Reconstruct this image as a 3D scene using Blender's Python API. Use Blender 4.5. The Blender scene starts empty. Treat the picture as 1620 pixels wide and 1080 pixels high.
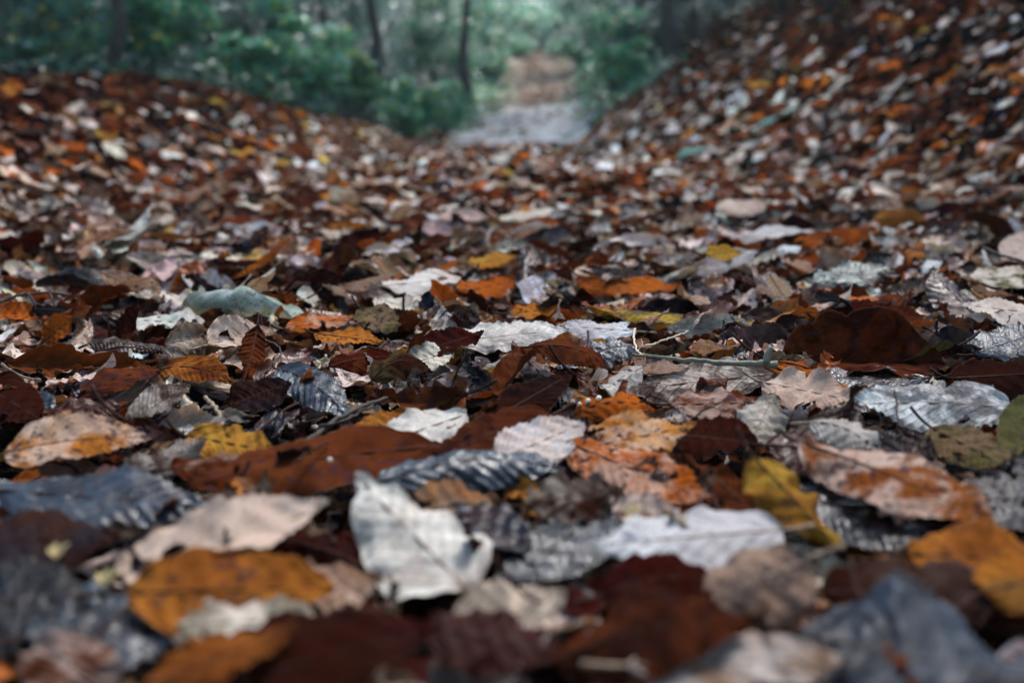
import bpy, math, random
import numpy as np
from mathutils import Vector
from mathutils.bvhtree import BVHTree

random.seed(7)
RS = np.random.RandomState(11)
R = math.radians
scene = bpy.context.scene
COL = scene.collection

# ------------------------------------------------------------------ camera
CAM_H = 0.22
PITCH = 12.6
cam_d = bpy.data.cameras.new('camera')
cam = bpy.data.objects.new('camera', cam_d)
COL.objects.link(cam)
cam.location = (0, 0, CAM_H)
cam.rotation_euler = (R(90 - PITCH), 0, 0)
cam_d.lens = 35.0
cam_d.sensor_width = 36.0
cam_d.clip_start = 0.01
cam_d.clip_end = 500
cam_d.dof.use_dof = True
cam_d.dof.focus_distance = 0.86
cam_d.dof.aperture_fstop = 3.9
scene.camera = cam

# ------------------------------------------------------------------ world, sun, exposure
world = bpy.data.worlds.new('World')
scene.world = world
world.use_nodes = True
wn = world.node_tree
wn.nodes.clear()
wo = wn.nodes.new('ShaderNodeOutputWorld')
wb = wn.nodes.new('ShaderNodeBackground')
ws = wn.nodes.new('ShaderNodeTexSky')
ws.sky_type = 'NISHITA'
ws.sun_disc = False
SUN_EL, SUN_AZ = 60.0, 28.0           # degrees, azimuth from +Y towards +X
ws.sun_elevation = R(SUN_EL)
ws.sun_rotation = R(SUN_AZ)
ws.air_density = 1.0
ws.dust_density = 1.6
ws.ozone_density = 1.5
wb.inputs['Strength'].default_value = 0.15
wn.links.new(ws.outputs[0], wb.inputs['Color'])
wn.links.new(wb.outputs[0], wo.inputs['Surface'])

sun_d = bpy.data.lights.new('sun', 'SUN')
sun_d.energy = 1.6
sun_d.angle = R(24)
sun_d.color = (1.0, 0.98, 0.95)
sun = bpy.data.objects.new('sun', sun_d)
COL.objects.link(sun)
sdir = Vector((math.sin(R(SUN_AZ)) * math.cos(R(SUN_EL)), math.cos(R(SUN_AZ)) * math.cos(R(SUN_EL)), math.sin(R(SUN_EL))))
sun.rotation_euler = sdir.to_track_quat('Z', 'Y').to_euler()

scene.view_settings.view_transform = 'Standard'
scene.view_settings.look = 'None'
scene.view_settings.gamma = 1.0
scene.view_settings.exposure = 2.5
scene.cycles.use_denoising = True
scene.cycles.max_bounces = 6
scene.cycles.diffuse_bounces = 3
scene.cycles.glossy_bounces = 2
scene.cycles.transmission_bounces = 3
scene.cycles.volume_bounces = 1

# ------------------------------------------------------------------ terrain function
def ramp(t, k=0.14):
    return 0.5 * (t + np.sqrt(t * t + k * k))

_ty = np.arange(-60, 200.01, .25)
_tz = np.interp(_ty, [-60, 7, 8.5, 10, 12, 14, 16, 18, 20, 22, 30, 60, 200], [0, 0, 0.0, .09, .24, .44, .70, 1.02, 1.36, 1.72, 3.0, 9, 50])
_kr = np.exp(-.5 * (np.arange(-12, 13) * .25 / 1.0) ** 2); _kr /= _kr.sum()
_ts = np.convolve(np.pad(_tz, 12, mode='edge'), _kr, 'valid')
_tz = np.where(_ty > 9.5, _ts, np.where(_ty > 7.5, _tz + (_ts - _tz) * (_ty - 7.5) / 2, _tz))
def ground(X, Y):
    X = np.asarray(X, float); Y = np.asarray(Y, float)
    c = np.interp(Y, _ty, _tz)
    cx = np.interp(Y, [0, 7, 10, 14, 20, 60], [0, 0, .1, .35, .5, .5])
    x0r = np.interp(Y, [0, 3, 6, 8, 14, 20], [1.2, .98, .58, .52, .55, .7])
    x0l = np.interp(Y, [0, 4.5, 7, 10, 20], [.95, .9, .82, .75, .7])
    tr = ramp(X - cx * 0.6 - x0r)
    zr = 0.80 * tr
    zr = 3.2 * (1 - np.exp(-zr / 3.2))
    tl = ramp(-(X - cx * 0.6) - x0l)
    pl = np.interp(Y, [0, 6, 9, 14, 20], [.36, .36, .30, .5, .9])
    zl = pl * (1 - np.exp(-(0.75 * tl / pl) ** 1.6)) + 0.04 * np.maximum(tl - 1.0, 0)
    w = np.clip((np.hypot(X, Y) - 1.6) / 2.0, 0, 1)
    b = 0.022 * np.sin(X * 3.1 + 1.3) * np.sin(Y * 2.3 + .4) + 0.012 * np.sin(X * 7.3 + Y * 2.1) + 0.010 * np.sin(Y * 6.1 - X * 3.3 + 2)
    b2 = 0.05 * np.sin(X * 2.3 + Y * 1.1) * np.clip((np.abs(X) - 1.0) / 1.0, 0, 1)
    return c + zr + zl + w * b + b2 * w

# pixel of the 1620x1080 photograph -> point on the litter surface raised by h metres
FPX = 1620 * 35.0 / 36.0
cp, sp = math.cos(R(PITCH)), math.sin(R(PITCH))
def ray_dir(x, y):
    dx = (x - 810) / FPX; dy = (540 - y) / FPX
    return np.array([dx, cp + dy * sp, -sp + dy * cp])
def at(x, y, h=0.0):
    d = ray_dir(x, y)
    t = 0.1
    step = 0.01
    prev = CAM_H - (float(ground(0, 0)) + h)
    for i in range(4000):
        t2 = t + step
        p = np.array([0, 0, CAM_H]) + d * t2
        f = p[2] - (float(ground(p[0], p[1])) + h)
        if f <= 0:
            t = t + step * prev / (prev - f) if prev > f else t2
            break
        prev = f; t = t2
        step = 0.01 if t < 2 else 0.04
    return np.array([0, 0, CAM_H]) + d * t
def project(P):
    P = np.atleast_2d(P)
    x = P[:, 0]; y = P[:, 1]; z = P[:, 2] - CAM_H
    dep = y * cp - z * sp
    v = y * sp + z * cp
    return 810 + FPX * x / dep, 540 - FPX * v / dep, dep

# ------------------------------------------------------------------ object helpers
def new_mesh(name, V, F, mat, attrs=None, smooth=True):
    """V (n,3), F (m,3|4) int array or list of arrays."""
    me = bpy.data.meshes.new(name)
    Fs = F if isinstance(F, list) else [F]
    V = np.ascontiguousarray(V, np.float32)
    me.vertices.add(len(V)); me.vertices.foreach_set('co', V.ravel())
    idx = np.concatenate([f.ravel() for f in Fs]).astype(np.int32)
    tot = np.concatenate([np.full(len(f), f.shape[1], np.int32) for f in Fs])
    st = np.concatenate([[0], np.cumsum(tot)[:-1]]).astype(np.int32)
    me.loops.add(len(idx)); me.loops.foreach_set('vertex_index', idx)
    me.polygons.add(len(tot)); me.polygons.foreach_set('loop_start', st)
    me.polygons.foreach_set('loop_total', tot)
    if smooth:
        me.polygons.foreach_set('use_smooth', np.ones(len(tot), bool))
    for k, a in (attrs or {}).items():
        a = np.ascontiguousarray(a, np.float32)
        if a.shape[1] == 4:
            at_ = me.attributes.new(k, 'FLOAT_COLOR', 'POINT'); at_.data.foreach_set('color', a.ravel())
        else:
            at_ = me.attributes.new(k, 'FLOAT_VECTOR', 'POINT'); at_.data.foreach_set('vector', a.ravel())
    me.update(calc_edges=True)
    if mat: me.materials.append(mat)
    return me
def link(name, me, parent=None, loc=None):
    o = bpy.data.objects.new(name, me)
    COL.objects.link(o)
    if loc is not None: o.location = loc
    if parent: o.parent = parent
    return o
def tag(o, label=None, cat=None, group=None, kind=None):
    if label: o['label'] = label
    if cat: o['category'] = cat
    if group: o['group'] = group
    if kind: o['kind'] = kind
    return o

def tube(pts, rad, n=6):
    pts = np.asarray(pts, float); m = len(pts)
    rad = np.broadcast_to(np.asarray(rad, float), (m,))
    T = np.gradient(pts, axis=0); T /= np.linalg.norm(T, axis=1)[:, None] + 1e-12
    ref = np.array([0.13, 0.31, 0.94]) if abs(T[:, 2].mean()) < .8 else np.array([1, .1, 0])
    A = np.cross(T, ref); A /= np.linalg.norm(A, axis=1)[:, None] + 1e-12
    B = np.cross(T, A)
    a = np.linspace(0, 2 * np.pi, n, endpoint=False)
    V = pts[:, None, :] + rad[:, None, None] * (np.cos(a)[None, :, None] * A[:, None, :] + np.sin(a)[None, :, None] * B[:, None, :])
    V = V.reshape(-1, 3)
    i = np.arange(m - 1)[:, None] * n; j = np.arange(n)[None, :]; jn = (j + 1) % n
    F = np.stack([i + j, i + jn, i + n + jn, i + n + j], -1).reshape(-1, 4)
    V = np.vstack([V, pts[0], pts[-1]])
    c0, c1 = len(V) - 2, len(V) - 1
    j = np.arange(n); jn = (j + 1) % n
    T3 = np.vstack([np.stack([np.full(n, c0), jn, j], -1), np.stack([np.full(n, c1), (m - 1) * n + j, (m - 1) * n + jn], -1)])
    return V, [F, T3]
def join(parts):
    Vs, Q, T, o = [], [], [], 0
    for V, Fs in parts:
        for f in (Fs if isinstance(Fs, list) else [Fs]):
            (Q if f.shape[1] == 4 else T).append(f + o)
        Vs.append(V); o += len(V)
    F = []
    if Q: F.append(np.vstack(Q))
    if T: F.append(np.vstack(T))
    return np.vstack(Vs), F

# ------------------------------------------------------------------ materials
def mat_new(name):
    m = bpy.data.materials.new(name); m.use_nodes = True
    nt = m.node_tree; nt.nodes.clear()
    return m, nt
class NT:
    def __init__(s, nt): s.t = nt
    def n(s, typ, **kw):
        nd = s.t.nodes.new(typ)
        for k, v in kw.items():
            if k.startswith('i_'): continue
            setattr(nd, k, v)
        return nd
    def l(s, a, b): s.t.links.new(a, b)
    def val(s, sock, v):
        if hasattr(v, 'links') or isinstance(v, bpy.types.NodeSocket): s.l(v, sock)
        else: sock.default_value = v
    def math(s, op, a, b=None, c=None, clamp=False):
        nd = s.n('ShaderNodeMath', operation=op, use_clamp=clamp)
        s.val(nd.inputs[0], a)
        if b is not None: s.val(nd.inputs[1], b)
        if c is not None: s.val(nd.inputs[2], c)
        return nd.outputs[0]
    def mix(s, f, a, b, blend='MIX'):
        nd = s.n('ShaderNodeMix', data_type='RGBA', blend_type=blend)
        s.val(nd.inputs[0], f); s.val(nd.inputs[6], a); s.val(nd.inputs[7], b)
        return nd.outputs[2]
    def noise(s, vec, scale, detail=3, rough=.5, dist=0):
        nd = s.n('ShaderNodeTexNoise')
        s.l(vec, nd.inputs['Vector']); nd.inputs['Scale'].default_value = scale
        nd.inputs['Detail'].default_value = detail; nd.inputs['Roughness'].default_value = rough
        nd.inputs['Distortion'].default_value = dist
        return nd.outputs[0]
    def smooth(s, x, a, b, c=0., d=1.):
        nd = s.n('ShaderNodeMapRange', interpolation_type='SMOOTHSTEP')
        s.val(nd.inputs[0], x); nd.inputs[1].default_value = a; nd.inputs[2].default_value = b
        s.val(nd.inputs[3], c); s.val(nd.inputs[4], d)
        return nd.outputs[0]

def leaf_material(name, fine=True):
    m, nt = mat_new(name); g = NT(nt)
    def attr(nm):
        a = g.n('ShaderNodeAttribute'); a.attribute_name = nm; return a
    c1 = attr('c1').outputs['Color']; c2 = attr('c2').outputs['Color']
    par = g.n('ShaderNodeSeparateColor'); pa = attr('par'); g.l(pa.outputs['Color'], par.inputs[0])
    mott, spot, vein = par.outputs[0], par.outputs[1], par.outputs[2]
    rough = pa.outputs['Alpha']
    lxy = attr('lxy').outputs['Vector']
    luv = g.n('ShaderNodeSeparateXYZ'); g.l(attr('luv').outputs['Vector'], luv.inputs[0])
    S, PH, SD = luv.outputs[0], luv.outputs[1], luv.outputs[2]
    absS = g.math('ABSOLUTE', S)
    n1 = g.noise(lxy, 38, 5, .62, .6)
    mk = g.smooth(n1, .40, .60)
    mk = g.math('MULTIPLY', mk, mott)
    col = g.mix(mk, c1, c2)
    # colour drift along the blade
    n0 = g.noise(lxy, 14, 2, .5)
    col = g.mix(g.smooth(n0, .3, .7, .0, .6), col, g.mix(1.0, col, (.55, .42, .40, 1), 'MULTIPLY'))
    # veins
    pp = g.math('PINGPONG', PH, .5)                       # 0 at the vein
    vl = g.smooth(g.math('DIVIDE', pp, g.math('ADD', g.math('MULTIPLY', vein, .16), .05)), .0, 1., 1., 0.)
    vmid = g.smooth(absS, .0, .05, 1., 0.)
    vall = g.math('MAXIMUM', vl, vmid)
    vk = g.math('MULTIPLY', vall, vein)
    dark = g.mix(1.0, col, (.34, .28, .27, 1), 'MULTIPLY')
    col = g.mix(vk, col, dark)
    if fine:
        vor = g.n('ShaderNodeTexVoronoi', feature='DISTANCE_TO_EDGE'); g.l(lxy, vor.inputs['Vector'])
        vor.inputs['Scale'].default_value = 620
        ret = g.smooth(vor.outputs['Distance'], .0, .18, 1., 0.)
        col = g.mix(g.math('MULTIPLY', ret, .22), col, dark)
    # rot spots
    n2 = g.noise(lxy, 150, 3, .6, .3)
    big = g.noise(lxy, 30, 2, .5)
    th = g.math('SUBTRACT', g.math('ADD', n2, g.math('MULTIPLY', big, .35)), .74)
    sk = g.math('MULTIPLY', g.smooth(th, .0, .07), spot)
    col = g.mix(sk, col, (.022, .014, .022, 1))
    # pale worn rim of the blade
    ek = g.math('MULTIPLY', g.smooth(absS, .96, 1.0), .16)
    col = g.mix(ek, col, (.34, .25, .17, 1))
    # fine grain, pale film and dirt
    n3 = g.noise(lxy, 420, 3, .65)
    col = g.mix(g.smooth(n3, .35, .75, 0., .5), col, g.mix(1.0, col, (.5, .45, .45, 1), 'MULTIPLY'))
    # underside is a little paler
    geo = g.n('ShaderNodeNewGeometry')
    und = g.mix(1.0, col, (1.12, 1.25, 1.4, 1), 'MULTIPLY')
    isr = g.math('MULTIPLY', geo.outputs['Backfacing'], g.smooth(pa.outputs['Fac'], 0., .01, .7, .7))
    colf = g.mix(isr, col, und)
    # roughness with wet patches
    n4 = g.noise(lxy, 55, 3, .6)
    rg = g.math('ADD', rough, g.smooth(n4, .35, .65, -.16, .12), clamp=True)
    # bump
    h = g.math('MULTIPLY', g.smooth(pp, 0., .12, 1., 0.), .30)
    h = g.math('ADD', h, g.math('MULTIPLY', n2, .5))
    h = g.math('ADD', h, g.math('MULTIPLY', n3, .25))
    if fine: h = g.math('ADD', h, g.math('MULTIPLY', ret, .22))
    bm = g.n('ShaderNodeBump'); bm.inputs['Strength'].default_value = .55; bm.inputs['Distance'].default_value = .0009
    g.l(h, bm.inputs['Height'])
    pb = g.n('ShaderNodeBsdfPrincipled')
    g.l(colf, pb.inputs['Base Color']); g.l(rg, pb.inputs['Roughness'])
    g.l(g.smooth(rough, .22, .36, .32, .0), pb.inputs['Specular IOR Level'])
    g.l(bm.outputs[0], pb.inputs['Normal'])
    tr = g.n('ShaderNodeBsdfTranslucent')
    g.l(g.mix(1.0, colf, (1.0, .72, .45, 1), 'MULTIPLY'), tr.inputs['Color'])
    ms = g.n('ShaderNodeMixShader'); ms.inputs[0].default_value = .20
    g.l(pb.outputs[0], ms.inputs[1]); g.l(tr.outputs[0], ms.inputs[2])
    out = g.n('ShaderNodeOutputMaterial'); g.l(ms.outputs[0], out.inputs['Surface'])
    return m
M_LEAF = leaf_material('dead_leaf_blade')

def attr_leaf_far(name, spec=.5, rough=.42, tr_f=.15, grain=.6):
    m, nt = mat_new(name); g = NT(nt)
    a = g.n('ShaderNodeAttribute'); a.attribute_name = 'c1'
    tc = g.n('ShaderNodeTexCoord')
    n = g.noise(tc.outputs['Object'], 45, 3, .6)
    col = g.mix(g.smooth(n, .35, .7, 0., grain), a.outputs['Color'], g.mix(1.0, a.outputs['Color'], (.45, .42, .42, 1), 'MULTIPLY'))
    pb = g.n('ShaderNodeBsdfPrincipled'); g.l(col, pb.inputs['Base Color'])
    pb.inputs['Roughness'].default_value = rough; pb.inputs['Specular IOR Level'].default_value = spec
    tr = g.n('ShaderNodeBsdfTranslucent'); g.l(col, tr.inputs['Color'])
    ms = g.n('ShaderNodeMixShader'); ms.inputs[0].default_value = tr_f
    g.l(pb.outputs[0], ms.inputs[1]); g.l(tr.outputs[0], ms.inputs[2])
    out = g.n('ShaderNodeOutputMaterial'); g.l(ms.outputs[0], out.inputs['Surface'])
    return m
M_FAR = attr_leaf_far('dead_leaf_far', .0, .5, .15, .4)
M_GREEN = attr_leaf_far('green_foliage', .7, .27, .38)

def solid(name, ca, cb, scale, rough=.7, bump=.3, dist=.01, detail=5, spec=.25):
    m, nt = mat_new(name); g = NT(nt)
    tc = g.n('ShaderNodeTexCoord')
    n = g.noise(tc.outputs['Object'], scale, detail, .65, .4)
    n2 = g.noise(tc.outputs['Object'], scale * 7, 3, .6)
    col = g.mix(g.smooth(n, .35, .65), ca + (1,), cb + (1,))
    col = g.mix(g.smooth(n2, .3, .7, 0, .5), col, g.mix(1.0, col, (.5, .5, .5, 1), 'MULTIPLY'))
    pb = g.n('ShaderNodeBsdfPrincipled'); g.l(col, pb.inputs['Base Color'])
    g.l(g.smooth(n2, .3, .7, rough - .1, min(1, rough + .15)), pb.inputs['Roughness'])
    pb.inputs['Specular IOR Level'].default_value = spec
    b = g.n('ShaderNodeBump'); b.inputs['Strength'].default_value = bump; b.inputs['Distance'].default_value = dist
    g.l(g.math('ADD', n, g.math('MULTIPLY', n2, .5)), b.inputs['Height']); g.l(b.outputs[0], pb.inputs['Normal'])
    out = g.n('ShaderNodeOutputMaterial'); g.l(pb.outputs[0], out.inputs['Surface'])
    return m
M_SOIL = solid('forest_soil', (.010, .007, .005), (.024, .014, .010), 9, .85, .6, .02)
M_PATH = solid('path_gravel', (.48, .47, .46), (.30, .29, .28), 3.5, .8, .5, .02)
M_PATH2 = solid('path_red_earth', (.42, .27, .22), (.30, .22, .19), 2.2, .85, .5, .03)
M_BARK = solid('tree_bark', (.030, .024, .022), (.07, .058, .05), 16, .85, .8, .02)
M_TWIG = solid('twig_bark', (.015, .011, .009), (.045, .032, .024), 180, .6, .4, .0006, spec=.15)
M_TWIGG = solid('green_grey_twig', (.06, .065, .042), (.14, .14, .10), 150, .5, .4, .0006)
M_STRAW = solid('pale_straw', (.42, .34, .22), (.55, .46, .32), 200, .5, .3, .0005)
M_STALK = solid('leaf_stalk', (.018, .008, .005), (.040, .016, .009), 220, .6, .3, .0004, spec=.06)
M_STALKP = solid('pale_leaf_stalk', (.14, .09, .06), (.26, .19, .13), 220, .6, .3, .0004, spec=.1)
M_BRACT = solid('yellow_bract', (.55, .42, .17), (.62, .5, .28), 160, .5, .3, .0004)
M_SEED = solid('cream_seed', (.62, .55, .42), (.7, .66, .56), 160, .4, .3, .0003)

# ------------------------------------------------------------------ ground, path
gx = np.unique(np.concatenate([-np.geomspace(3, 58, 34)[::-1], np.arange(-3, 3.01, .08), np.geomspace(3, 58, 34)]))
gy = np.unique(np.concatenate([np.linspace(-20, -1, 12), np.arange(-1, 12, .08), np.geomspace(12, 60, 90)]))
GX, GY = np.meshgrid(gx, gy)
GZ = ground(GX, GY) - 0.045
V = np.stack([GX, GY, GZ], -1).reshape(-1, 3)
nx, ny = len(gx), len(gy)
i, j = np.meshgrid(np.arange(ny - 1), np.arange(nx - 1), indexing='ij')
a = i * nx + j
F = np.stack([a, a + 1, a + nx + 1, a + nx], -1).reshape(-1, 4)
tag(link('ground', new_mesh('ground', V, F, M_SOIL)), kind='structure')

def path_strip(name, y0, y1, w0, w1, lift, mat):
    ys = np.arange(y0, y1 + .001, .08); k = 15
    us = np.linspace(-1, 1, k)
    cx = np.interp(ys, [0, 7, 8, 10, 12, 14, 17, 20, 60], [0, .0, .03, .12, .24, .37, .45, .48, .5])
    hw = np.interp(ys, [6.6, 10, 14, 17, 19, 20.2, 21], [.70, .60, .50, .66, .60, .34, .10])
    X = cx[:, None] + us[None, :] * hw[:, None] + np.abs(us)[None, :] ** 3 * (.10 * np.sin(ys * 2.7) + .07 * np.sin(ys * 7.1))[:, None] * np.sign(us)[None, :]; Y = np.repeat(ys[:, None], k, 1) + .06 * np.sin(X * 9 + us * 3)
    Z = ground(X, Y) + lift - np.abs(us[None, :]) ** 4 * .035
    V = np.stack([X, Y, Z], -1).reshape(-1, 3)
    i, j = np.meshgrid(np.arange(len(ys) - 1), np.arange(k - 1), indexing='ij'); a = i * k + j
    F = np.stack([a, a + 1, a + k + 1, a + k], -1).reshape(-1, 4)
    return tag(link(name, new_mesh(name, V, F, mat)), kind='structure')
path_strip('path', 6.6, 14.2, .66, .50, .004, M_PATH)
path_strip('dirt_path', 13.9, 21.0, .50, .78, .012, M_PATH2)

# ------------------------------------------------------------------ the leaf
PAL = {
    'dark brown':   ((.024, .008, .005), (.011, .005, .004)),
    'rust':         ((.095, .024, .007), (.040, .012, .006)),
    'amber brown':  ((.190, .062, .014), (.120, .045, .020)),
    'orange':       ((.340, .085, .011), (.240, .070, .020)),
    'ochre':        ((.340, .130, .022), (.200, .075, .028)),
    'yellow':       ((.360, .220, .036), (.160, .070, .020)),
    'tan':          ((.220, .140, .088), (.110, .058, .034)),
    'pale pink':    ((.560, .450, .360), (.380, .260, .190)),
    'pale grey':    ((.500, .480, .440), (.290, .270, .245)),
    'cream':        ((.560, .520, .430), (.360, .320, .250)),
    'slate grey':   ((.008, .012, .020), (.050, .070, .092)),  # blue-grey of sky sheen on dark brown leaves, put into the colour
    'grey brown':   ((.065, .046, .036), (.020, .013, .010)),
    'blackish':     ((.006, .005, .006), (.014, .012, .014)),
    'olive':        ((.085, .074, .030), (.045, .060, .025)),
    'maroon':       ((.034, .006, .004), (.010, .004, .004)),
    'grey green':   ((.330, .410, .350), (.220, .270, .190)),
}
def halfwidth(u, shape):
    a, b, k = {'long': (.62, .80, .10), 'ovate': (.55, 1.02, .12), 'round': (.50, .58, .05), 'obovate': (.95, .72, .08)}[shape]
    fn = lambda u: (u ** a) * ((1 - u) ** b) * (1 - k * np.exp(-((u - .9) / .07) ** 2) * 2)
    return fn(u) / fn(np.linspace(0, 1, 101)).max()

def leaf_geom(P0, P1, W, roll=0., af=0., kf=0., an=0., kn=0., arch=0., side=0., twist=0., curl=0., shape='long',
              nveins=13, rib=.0006, ser=.05, wave=.0, tear=.0, hole=0, seed=0, nu=64, nv=14, stalk=.018, up=None, crumple=.016):
    """midrib P0 (base) to P1 (tip); S points to the camera side (near half) - angles in degrees, positive bends that half upward."""
    rs = np.random.RandomState(seed & 0x7fffffff)
    P0 = np.asarray(P0, float); P1 = np.asarray(P1, float)
    D = P1 - P0; L = np.linalg.norm(D)
    Z = np.array([0, 0, 1.]) if up is None else np.asarray(up, float)
    S0 = np.cross(D / L, Z)
    ns = np.linalg.norm(S0)
    S0 = S0 / ns if ns > .05 else np.array([0, -1., 0])
    if S0[1] > 0: S0 = -S0
    U0 = np.cross(S0, D / L)
    if U0[2] < 0: U0 = -U0
    u = np.linspace(0, 1, nu + 1)
    q = 4 * u * (1 - u)
    # tip curls up by 'curl'
    C = P0[None] + D[None] * u[:, None] + U0[None] * (arch * q + curl * u ** 4)[:, None] + S0[None] * (side * q)[:, None]
    T = np.gradient(C, axis=0); T /= np.linalg.norm(T, axis=1)[:, None]
    S = S0[None] - (T @ S0)[:, None] * T; S /= np.linalg.norm(S, axis=1)[:, None]
    U = np.cross(S, T); U *= np.sign((U @ U0))[:, None]
    rl = R(roll) + R(twist) * (u - .5)
    Sr = S * np.cos(rl)[:, None] + U * np.sin(rl)[:, None]
    Ur = -S * np.sin(rl)[:, None] + U * np.cos(rl)[:, None]
    uc = np.clip(u, .0, 1)
    hw = halfwidth(np.clip(uc, 1e-4, 1 - 1e-4), shape) * W * .5
    hw = hw * (1 + .05 * np.sin(2 * np.pi * (u * rs.uniform(1, 2.5) + rs.rand())))
    s = np.linspace(-1, 1, nv + 1)
    s = np.sign(s) * np.abs(s) ** .85
    A_s = np.abs(s)
    ph = u[:, None] * nveins - A_s[None, :] * hw[:, None] / L * nveins * 1.25
    saw = (ph % 1.0)
    ed = 1 + ser * (saw - .5) * (A_s[None, :] ** 5)
    if tear > 0:
        for sd in (-1, 1):
            for _ in range(rs.randint(1, 4)):
                c = rs.uniform(.1, .95); w_ = rs.uniform(.015, .07); dp = tear * rs.uniform(.3, 1.)
                notch = dp * np.exp(-((u - c) / w_) ** 2) * (1 + .35 * np.sin(u * 90 + rs.rand() * 6))
                mk = (np.sign(s) == sd)
                ed = ed * (1 - notch[:, None] * (A_s[None, :] ** 2) * mk[None, :])
    w = A_s[None, :] * hw[:, None] * ed                       # arc length out
    near = s > 0
    a0 = np.where(near, R(an), R(af))[None, :]
    kk = np.where(near, R(kn), R(kf))[None, :]
    # the angle also varies a little down the leaf
    lo = rs.uniform(-.22, .22) * np.sin(np.pi * u * 2 + rs.rand() * 6)[:, None]
    a0 = a0 + lo
    kw = kk / (W * .5)
    kw = np.where(np.abs(kw) < 1e-3, 1e-3, kw)
    hx = (np.sin(a0 + kw * w) - np.sin(a0)) / kw
    hz = (np.cos(a0) - np.cos(a0 + kw * w)) / kw
    # ribs, waves, crumple
    nrm_ang = a0 + kw * w
    ribh = rib * np.cos(2 * np.pi * ph) * np.clip(A_s * 4, 0, 1)[None, :]
    f1, f2 = rs.uniform(1.2, 3.0), rs.uniform(3, 6.5)
    p1, p2, p3, p4 = rs.rand(4) * 6.28
    wv = wave * (np.sin(2 * np.pi * f1 * u + p1)[:, None] * np.where(near, 1, .0)[None] + np.sin(2 * np.pi * f1 * u + p3)[:, None] * np.where(near, 0., 1)[None]) * (A_s ** 1.6)[None, :]
    wv = wv + .5 * wave * np.sin(2 * np.pi * f2 * u + p2)[:, None] * (A_s ** 2.4)[None, :]
    cr = .0007 * np.sin(u * 37 + p4)[:, None] * np.sin(s * 7 + p2)[None, :]
    cru = np.zeros((nu + 1, nv + 1)); wl = (hw / L)[:, None] * s[None, :]
    for _ in range(7):
        an_ = rs.rand() * 6.28; fr = rs.uniform(2.5, 9.0)
        arg = 2 * np.pi * fr * (u[:, None] * np.cos(an_) + wl * np.sin(an_)) + rs.rand() * 6.28 + 1.2 * np.sin(u * 9 + _)[:, None]
        cru += (np.abs(np.sin(arg * .5)) - .6) / fr ** .7
    cru *= crumple * L * (.35 + .65 * A_s[None, :])
    dh = ribh + wv + cr + cru
    sg = np.sign(s)[None, :]
    X = sg * (hx - dh * np.sin(nrm_ang))
    H = hz + dh * np.cos(nrm_ang)
    V = C[:, None, :] + X[..., None] * Sr[:, None, :] + H[..., None] * Ur[:, None, :]
    V = V.reshape(-1, 3)
    ii, jj = np.meshgrid(np.arange(nu), np.arange(nv), indexing='ij'); a = ii * (nv + 1) + jj
    F = np.stack([a, a + 1, a + nv + 2, a + nv + 1], -1).reshape(-1, 4)
    if hole:
        uc_ = (ii + .5).ravel() / nu; sc = ((s[:-1] + s[1:]) / 2)[jj.ravel()]
        keep = np.ones(len(F), bool)
        for _ in range(hole):
            hu, hs, hr = rs.uniform(.2, .85), rs.choice([-1, 1]) * rs.uniform(.25, .7), rs.uniform(.02, .05)
            ang = np.arctan2((sc - hs) * W * .5, (uc_ - hu) * L)
            rr = np.hypot((uc_ - hu) * L, (sc - hs) * W * .5)
            keep &= rr > hr * L * (1 + .3 * np.sin(ang * 3 + hu * 9))
        F = F[keep]
    seedv = rs.uniform(0, 60)
    lxy = np.stack([np.repeat((u * L)[:, None], nv + 1, 1), sg * w + 0 * u[:, None], np.full((nu + 1, nv + 1), seedv)], -1).reshape(-1, 3)
    luv = np.stack([np.repeat(s[None], nu + 1, 0), ph + 100, np.full_like(ph, seedv)], -1).reshape(-1, 3)
    # midrib tube just under the blade, and stalk
    mid = C - Ur * (.0001) + Ur * np.minimum(hz[:, [nv // 2]], 0) * 0
    st = None
    if stalk > 0:
        k = np.linspace(0, 1, 9)[:, None]
        bend = U0 * rs.uniform(-.2, 1.0) + S0 * rs.uniform(-.6, .6)
        st = C[0][None] - T[0][None] * stalk * k + bend[None] * stalk * .55 * k ** 2
        st = st[::-1]
    return dict(V=V, F=F, lxy=lxy, luv=luv, mid=mid, st=st, L=L, W=W, c=(P0 + P1) / 2)

def jitter(c, rs, a=.12):
    v = np.array(c) * (1 + rs.uniform(-a, a)) * (1 + rs.uniform(-a * .4, a * .4, 3))
    return np.clip(v, .004, .85)
def leaf_attrs(g, c1, c2, mott, spot, vein, rough):
    n = len(g['V'])
    return {'c1': np.tile(np.append(c1, 1), (n, 1)), 'c2': np.tile(np.append(c2, 1), (n, 1)),
            'par': np.tile([mott, spot, vein, rough], (n, 1)), 'lxy': g['lxy'], 'luv': g['luv']}

#@HEROES
# ------------------------------------------------------------------ leaves one can single out
# short name, colour, second colour, (base px x, y, height cm), (tip px x, y, height cm), width cm, then shape settings
H = []
def L_(short, label, pal, base, tip, W, pal2=None, **k):
    H.append((short, label, pal, pal2, base, tip, W, k))

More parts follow.
